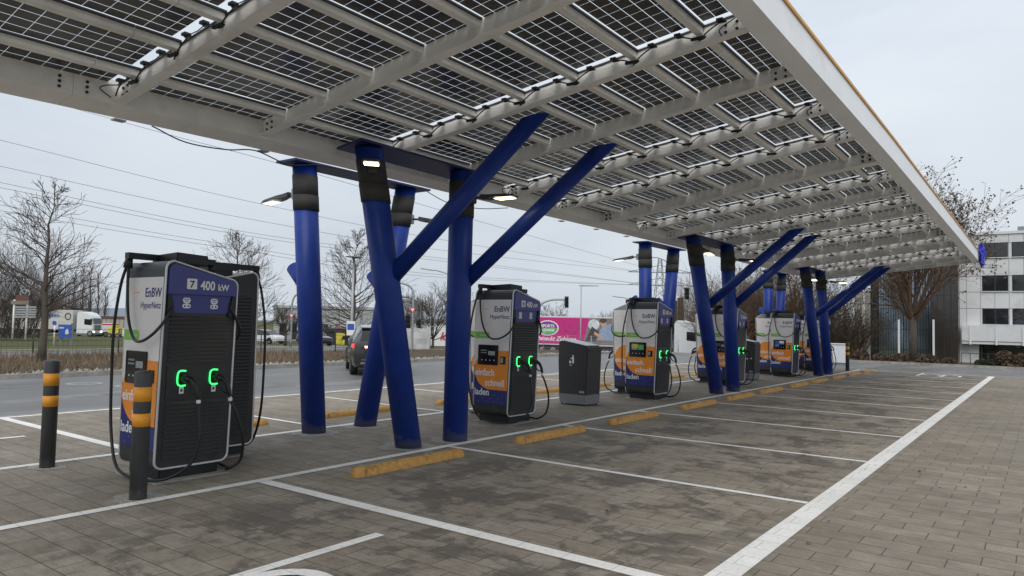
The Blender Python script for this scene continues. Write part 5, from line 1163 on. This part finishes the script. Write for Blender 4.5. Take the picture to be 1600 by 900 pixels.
for i, (px, D, py, dx, lab) in enumerate([(1045, 88, 404, -1, 'distant curved street lamp between the middle rear columns'), (990, 100, 466, -1, 'distant curved street lamp above the paired chargers'), (703, 70, 424, -1, 'distant street lamp just left of the upright front column')]):
    p = base(px, D); zt = at_d(px, py, D).z; H = zt-p.z; t = empty('street_lamp', tuple(p), 0, lab, 'street lamp'); b = MB()
    b.tube(catmull([Vector((0, 0, 0)), Vector((0, 0, H*.75)), Vector((0, 0, H*.93)), u*dx*1.2+Vector((0, 0, H)), u*dx*2.2+Vector((0, 0, H+.1))], 5), .06, 6); b.build('post', 'galv', t)
    b = MB(); b.bar(u*dx*1.9+Vector((0, 0, H+.06)), u*dx*3.0+Vector((0, 0, H+.22)), .25, .1); b.build('lamp_head', 'galv', t)
def tri_sign(par, c, s=.42):
    b = MB(); a = c-FH*.06; T = [a+u*s+UP*s*.55, a-u*s+UP*s*.55, a-UP*s*.95]; b.poly(T); b.poly([q+FH*.02 for q in T][::-1]); b.build('give_way_sign', 'red', par, recalc=False)
    b = MB(); a2 = a-FH*.006; g = s*.62; b.poly([a2+u*g+UP*g*.52, a2-u*g+UP*g*.52, a2-UP*g*.90]); b.build('sign_face', 'white', par, recalc=False)
def signal(par, c, s=1.):
    b = MB(); b.hexa([c+u*x*s+FH*y*s+UP*z*s for (x, y, z) in ((-.14, -.12, -.42), (.14, -.12, -.42), (.14, .12, -.42), (-.14, .12, -.42), (-.14, -.12, .42), (.14, -.12, .42), (.14, .12, .42), (-.14, .12, .42))])
    for k in (-1, 0, 1): a = c+UP*s*(.26*k+.06)-FH*.12*s; b.hexa([a+u*x*s+FH*y*s+UP*z*s for (x, y, z) in ((-.12, -.2, -.02), (.12, -.2, -.02), (.12, 0, .03), (-.12, 0, .03), (-.12, -.2, .0), (.12, -.2, .0), (.12, 0, .06), (-.12, 0, .06))])
    b.build('signal_head', 'black', par)
def arm_post(px, D, top_py, ax, label, sign_py=None, sig=None, cat='traffic light'):
    p = base(px, D); zt = at_d(px, top_py, D).z; H = zt-p.z; t = empty('traffic_light', tuple(p), 0, label, cat)
    b = MB(); s = 1 if ax > 0 else -1; r = min(abs(ax)*.6, 1.3)
    b.tube(catmull([Vector((0, 0, 0)), Vector((0, 0, H*.5)), Vector((0, 0, H-r)), u*s*r*.3+Vector((0, 0, H-r*.3)), u*s*r+Vector((0, 0, H)), u*ax+Vector((0, 0, H+.05))], 5), .055 if D < 50 else .09, 8); b.build('post', 'galv', t)
    if sign_py: tri_sign(t, Vector((0, 0, at_d(px, sign_py, D).z-p.z)), .20*D/40)
    if sig:
        for (dx, py, sc) in sig: signal(t, u*dx+Vector((0, 0, at_d(px, py, D).z-p.z)), sc)
    return t
arm_post(455, 44, 455, 1.2, 'curved grey mast with a give way sign left of the upright rear column', 493, None)
arm_post(644, 36, 443, -.9, 'curved grey mast with give way sign and black signals right of the leaning columns', 484, [(-.22, 502, .85), (.35, 505, .5)])
arm_post(657, 52, 465, -1.4, 'second curved grey mast behind the one with the give way sign', None, [(-.2, 508, .8)])
arm_post(838, 62, 468, 2.6, 'traffic signal hanging on a long curved arm left of the grey street lamp', None, [(2.55, 471, 1.15)])
arm_post(1092, 66, 447, -1.0, 'traffic signal on a curved arm by the middle leaning column', None, [(-1.15, 459, 1.3)])
def fence(pts, h, n, label, m='dgalv', mesh=True, sheet=False):
    t = empty('fence', (pts[0][0], pts[0][1], 0), 0, label, 'fence'); o = Vector((pts[0][0], pts[0][1], 0)); Q = []
    for k in range(n+1):
        f = k/n*(len(pts)-1); i = min(int(f), len(pts)-2); p = Vector((*pts[i], 0)).lerp(Vector((*pts[i+1], 0)), f-i); p.z = ter(p.x, p.y); Q.append(p-o)
        b = MB(); b.tube([p-o, p-o+Vector((0, 0, h))], .028, 6); b.build('post', m, t)
    b = MB()
    for a, c in zip(Q, Q[1:]):
        for j in range(6 if not sheet else 2):
            z = h*(.08+.9*j/(5 if not sheet else 1)); b.tube([a+Vector((0, 0, z)), c+Vector((0, 0, z))], .006 if not sheet else .02, 4, cap=False)
        if mesh and not sheet:
            for j in range(18): q = a.lerp(c, j/18); b.tube([q+Vector((0, 0, .05)), q+Vector((0, 0, h-.02))], .0035, 3, cap=False)
    b.build('wire_mesh', m, t)
    if sheet:
        for k, (a, c) in enumerate(zip(Q, Q[1:])):
            if k % 3 == 2: continue
            b = MB(); rnd = random.Random(k); G = {}
            nrm = (c-a).cross(Vector((0, 0, 1))).normalized()
            for i in range(7):
                for j in range(5): G[i, j] = a.lerp(c, .02+.96*i/6)+Vector((0, 0, .06+(h-.1)*j/4-(.12*math.sin(i/6*PI) if j == 4 else 0)))+nrm*(rnd.uniform(-.05, .05)+.03)
            for i in range(6):
                for j in range(4): b.quad(G[i, j], G[i+1, j], G[i+1, j+1], G[i, j+1])
            o_ = b.build('sheet', 'sheet', t)
            for p_ in o_.data.polygons: p_.use_smooth = True
    return t
fence([(-29.9, -4), (-29.4, 13.7), (-28.6, 26)], 1.15, 12, 'thin dark wire fence with posts between verge and main road')
a, c = dpt(618, 41), dpt(850, 44); fence([a, c], 1.45, 9, 'wire fence hung with white sheets beyond the asphalt road', 'galv', sheet=True)
b_, d_ = dpt(850, 48), dpt(1060, 52); fence([b_, d_], 1.2, 6, 'low grey railing in front of the magenta trailer', 'galv')
# direction sign and small signs on the left meadow
p = base(30, 50); t = empty('direction_sign', tuple(p), 0, 'direction sign on two white posts left of the bare tree, ring emblem on top', 'sign')
for dx in (-.45, .45): b = MB(); b.tube([u*dx*1.0, u*dx+Vector((0, 0, 2.75))], .06, 8); b.build('post', 'white', t)
for k in range(5): b = MB(); a = u*-.35+Vector((0, 0, 1.55+.17*k)); c = u*1.15+Vector((0, 0, 1.58+.17*k)); b.bar(a-FH*.1, c-FH*.1, .03, .12); b.build('sign_board', 'galv', t)
b = MB(); a = Vector((0, 0, 2.55)); b.bar(a-u*.6-FH*.1, a+u*.55-FH*.1, .04, .25); b.build('sign_board', 'pgrey', t); b = MB(); b.bar(a-u*.3-FH*.1+Vector((0, 0, .32)), a+u*.55-FH*.1+Vector((0, 0, .32)), .04, .38); b.build('sign_board', 'rust', t)
for k in range(2): b = MB(); c0 = Vector((0, 0, 3.2+.24*k))+u*.25; b.tube([c0+u*(.33-.06*k)*math.cos(a)+Vector((0, 0, .24*math.sin(a))) for a in [i*PI/8 for i in range(17)]], .035, 6); b.build('emblem', 'galv', t)
p = base(85, 36.5); t = empty('marker_post', tuple(p), 0, 'small white and red marker post beside the bare tree trunk', 'post')
b = MB(); b.tube([(0, 0, 0), (0, 0, 1.15)], .035, 8); b.build('post', 'white', t)
for z in (.45, .75): b = MB(); b.tube([(0, 0, z), (0, 0, z+.1)], .037, 8); b.build('band', 'bollo' if z < .5 else 'red', t)
b = MB(); c0 = Vector((0, 0, 1.22))-FH*.05; b.prism([(.11*math.cos(a), .11*math.sin(a)) for a in [k*PI/8 for k in range(16)]], lambda x, z: c0+u*x+UP*z, lambda x, z: c0+u*x+UP*z+FH*.02); b.build('disc', 'signb', t)
p = base(103, 39); t = empty('notice_board', tuple(p), 0, 'blue notice board on two grey posts in the meadow', 'sign')
for dx in (-.26, .33): b = MB(); b.bar(u*dx, u*dx+Vector((0, 0, .75 if dx < 0 else 1.2)), .12, .08); b.build('post', 'pyl', t)
b = MB(); a = Vector((0, 0, .40))-FH*.08; b.hexa([a-u*.34, a+u*.34, a+u*.34+FH*.04, a-u*.34+FH*.04, a-u*.34+UP*.72, a+u*.34+UP*.72, a+u*.34+FH*.04+UP*.72, a-u*.34+FH*.04+UP*.72]); bo = b.build('board', 'signb', t)
b = MB(); a2 = a-FH*.004; b.quad(a2+u*.02+UP*.2, a2+u*.22+UP*.2, a2+u*.18+UP*.52, a2+u*.04+UP*.42); b.quad(a2-u*.28+UP*.5, a2-u*.05+UP*.5, a2-u*.05+UP*.58, a2-u*.28+UP*.58); b.build('board_print', 'pwhite', bo)
p = base(161, 118); t = empty('box_trailer', tuple(p), math.atan2(u.y, u.x), 'low red and white parked trailer right of the white truck', 'trailer')
b = MB(); b.box(-1.6, 1.9, -1, 1, .8, 2.2); b.build('body', 'trucks', t); b = MB(); b.box(-1.62, 1.92, -1.02, 1.02, 1.9, 2.1); b.build('stripe', 'red', t)
for x in (-.8, 1.0):
    for y in (-.9, .9): wheel(t, x, y, .42)
p = base(182, 110); t = empty('roller_trailer', tuple(p), math.atan2(u.y, u.x), 'small yellow machine parked before the beige warehouse', 'machine')
b = MB(); b.box(-1., .7, -.6, .6, .5, 1.5); b.box(-.6, .2, -.5, .5, 1.52, 1.9); b.build('body', 'yellow', t, bevel=.05)
for x in (-.7, .5):
    for y in (-.6, .6): wheel(t, x, y, .35)
b = MB(); b.bar((1.1, 0, .2), (1.1, 0, 1.4), .3, .3); b.build('counterweight', 'trucks', t)
# white cabinet by the far bollard
q = at_y(1317, 565, 38.3)
t = empty('utility_cabinet', (q.x, 38.3, 0), 0, 'pale utility cabinet left of the far bollard', 'cabinet')
b = MB(); b.box(-.50, .22, -.2, .25, .12, 1.02); b.build('housing', 'facade2', t, bevel=.015); b = MB(); b.box(-.53, .25, -.24, .28, 1.022, 1.07); b.build('lid', 'facade2', t); b = MB(); b.box(-.46, .18, -.16, .2, 0, .12); b.build('plinth', 'pyl', t)
# flags
q = at_y(1350, 578, 58); t = empty('flagpole', (q.x, 58, ter(q.x, 58)), 0, 'flagpole with a drooping white flag before the concrete pillar', 'flagpole')
H = at_y(1350, 448, 58).z-ter(q.x, 58); b = MB(); b.tube([(0, 0, 0), (0, 0, H)], [.06, .035], 8); b.build('pole', 'trucks', t)
b = MB(); G = {}
for i in range(7):
    for j in range(9): G[i, j] = Vector((-.05-.42*i/6*(.35+.65*j/8), .10*math.sin(i*1.9+j*.4), H-1.2-3.0*j/8-(.35*i/6)))
for i in range(6):
    for j in range(8): b.quad(G[i, j], G[i+1, j], G[i+1, j+1], G[i, j+1], 1 if j == 7 else 0)
o = b.build('flag', ['white', 'red'], t, recalc=False)
o.modifiers.new('s', 'SOLIDIFY').thickness = .01
for i, (px, D, t0, t1, lab) in enumerate([(1058, 95, 465, 500, 'dark feather flag above the white truck cab'), (1052, 97, 470, 500, 'second dark feather flag left of the tallest one')]):
    p = base(px, D); t = empty('feather_flag', tuple(p), 0, lab, 'flag'); H = at_d(px, t0, D).z-p.z
    b = MB(); b.tube([(0, 0, 0), (0, 0, H)], .05, 6); b.build('pole', 'pyl', t); b = MB(); b.hexa([u*.06+Vector((0, 0, H-5.2)), u*.95+Vector((0, 0, H-5.2)), u*.95+FH*.04+Vector((0, 0, H-5.2)), u*.06+FH*.04+Vector((0, 0, H-5.2)), u*.06+Vector((0, 0, H)), u*.8+Vector((0, 0, H)), u*.8+FH*.04+Vector((0, 0, H)), u*.06+FH*.04+Vector((0, 0, H))]); b.build('cloth', 'pdark', t)
# pylon and power lines
D = 260; p = base(1030, D); t = empty('power_pylon', tuple(p), 0, 'distant steel power pylon whose cross arms show between the middle columns', 'pylon')
zA = [at_d(1045, 426, D).z-p.z, at_d(1045, 446, D).z-p.z]; H = zA[0]+5
b = MB()
for s in (-1, 1):
    for f in (-1, 1): b.tube([u*3*s+FH*3*f, u*.5*s+FH*.5*f+Vector((0, 0, H))], .16, 4)
for k in range(10):
    z = H*k/10; w0 = 3-2.5*k/10; z2 = H*(k+1)/10; w1 = 3-2.5*(k+1)/10
    for s in (-1, 1): b.tube([u*w0*s+Vector((0, 0, z)), u*-w1*s+Vector((0, 0, z2))], .09, 3)
b.build('tower', 'pyl', t); b = MB()
for z in zA:
    for s in (-1, 1):
        e = u*s*11.5+Vector((0, 0, z)); b.tube([Vector((0, 0, z)), e], .14, 4); b.tube([Vector((0, 0, z+2.6)), e], .10, 4)
        for k in range(5): a = u*s*(2+2*k)+Vector((0, 0, z)); c = u*s*(3+2*k)+Vector((0, 0, z+2.6*(1-(3+2*k)/11.5))); b.tube([a, c], .06, 3); 
b.build('cross_arm', 'pyl', t)
def wire(P3, label, r=.013):
    Q = [at_d(*q) for q in P3]; b = MB(); C_ = catmull(Q, 10); n = len(C_); b.tube(C_, [r*(1+2.2*i/n) for i in range(n)], 4, cap=False)
    o = b.build('power_line', 'wire', recalc=False); tag(o, label, 'power line', 'power lines crossing the sky')
for pts, lab in [([(-180, 172, 48), (25, 225, 62), (400, 317, 95), (700, 376, 140), (1012, 426, 260)], 'overhead wire, highest of those left of the canopy'), ([(-180, 216, 50), (0, 259.5, 62), (400, 344, 95), (700, 392, 140), (1022, 427, 260)], 'overhead wire, second highest left of the canopy'),
                 ([(-180, 245, 52), (0, 285, 64), (400, 365, 97), (700, 405, 145), (1022, 446, 262)], 'overhead wire, upper one of the close pair crossing the tall bare tree top'), ([(-180, 254, 52), (0, 293, 64), (400, 370.5, 97), (700, 409, 145), (1032, 447, 262)], 'overhead wire, lower one of the close pair crossing the tall bare tree top'),
                 ([(-180, 286, 56), (0, 320, 68), (345, 380, 100), (700, 430, 150), (1034, 447, 264)], 'overhead wire, upper one of the lowest pair'), ([(-180, 296, 56), (0, 329, 68), (345, 386, 100), (700, 434, 150), (1052, 447, 264)], 'overhead wire, lower one of the lowest pair'),
                 ([(100, 165, 50), (270, 212, 58), (480, 268, 80), (820, 366, 130), (1040, 427, 262)], 'overhead wire seen close under the canopy edge')]:
    wire(pts, lab)
# ---------------------------------------------------------------- camera, light, world
cam = bpy.data.cameras.new('camera'); cam.sensor_width = 36; cam.lens = 36*F_PX/1600; cam.clip_end = 5000; cam.clip_start = .05
co = bpy.data.objects.new('camera', cam); COL.objects.link(co); m3 = Matrix((RT, UP, -FWD)).transposed(); co.matrix_world = Matrix.Translation(CAMP) @ m3.to_4x4(); SC.camera = co
EL, AZ = math.radians(48), math.radians(150)    # sun behind thick cloud
sun = bpy.data.lights.new('sun', 'SUN'); sun.energy = 1.5; sun.angle = math.radians(40); sun.color = (1, .94, .86)
so = bpy.data.objects.new('sun', sun); COL.objects.link(so)
sd = Vector((math.cos(EL)*math.sin(AZ), math.cos(EL)*math.cos(AZ), math.sin(EL))); so.rotation_euler = sd.to_track_quat('Z', 'Y').to_euler()
wd = bpy.data.worlds.new('World'); SC.world = wd; wd.use_nodes = True; nt = wd.node_tree; bg = nt.nodes['Background']
sk = nd(nt, 'ShaderNodeTexSky', sky_type='NISHITA'); sk.sun_disc = False; sk.sun_elevation = EL; sk.sun_rotation = AZ; sk.dust_density = 3; sk.air_density = 1
tc = nd(nt, 'ShaderNodeTexCoord'); sep = nd(nt, 'ShaderNodeSeparateXYZ'); nt.links.new(tc.outputs['Generated'], sep.inputs[0])
mp = nd(nt, 'ShaderNodeMapping'); mp.inputs['Scale'].default_value = (1, 1, 3.2); nt.links.new(tc.outputs['Generated'], mp.inputs['Vector'])
n1 = noise(nt, mp.outputs[0], 1.6, 6, .55, .4)
cl = ramp(nt, n1, [(.3, (4.8, 5.4, 6.1)), (.5, (5.75, 6.3, 6.95)), (.70, (6.35, 6.85, 7.4))])
hz = nd(nt, 'ShaderNodeMapRange', interpolation_type='SMOOTHSTEP'); hz.inputs[1].default_value = -.02; hz.inputs[2].default_value = .45; hz.inputs[3].default_value = .86; hz.inputs[4].default_value = 1.08; nt.links.new(sep.outputs[2], hz.inputs[0])
vm = nd(nt, 'ShaderNodeVectorMath', operation='SCALE'); nt.links.new(cl, vm.inputs[0]); nt.links.new(hz.outputs[0], vm.inputs['Scale'])
hs = nd(nt, 'ShaderNodeHueSaturation'); hs.inputs['Saturation'].default_value = .35; nt.links.new(sk.outputs[0], hs.inputs['Color'])
c = mixc(nt, .93, hs.outputs[0], vm.outputs[0])
nt.links.new(c, bg.inputs[0]); bg.inputs[1].default_value = .1
SC.view_settings.view_transform = 'Standard'; SC.view_settings.look = 'None'; SC.view_settings.exposure = 0.34; SC.view_settings.gamma = 1
SC.cycles.max_bounces = 8; SC.cycles.transparent_max_bounces = 16; SC.cycles.use_denoising = True
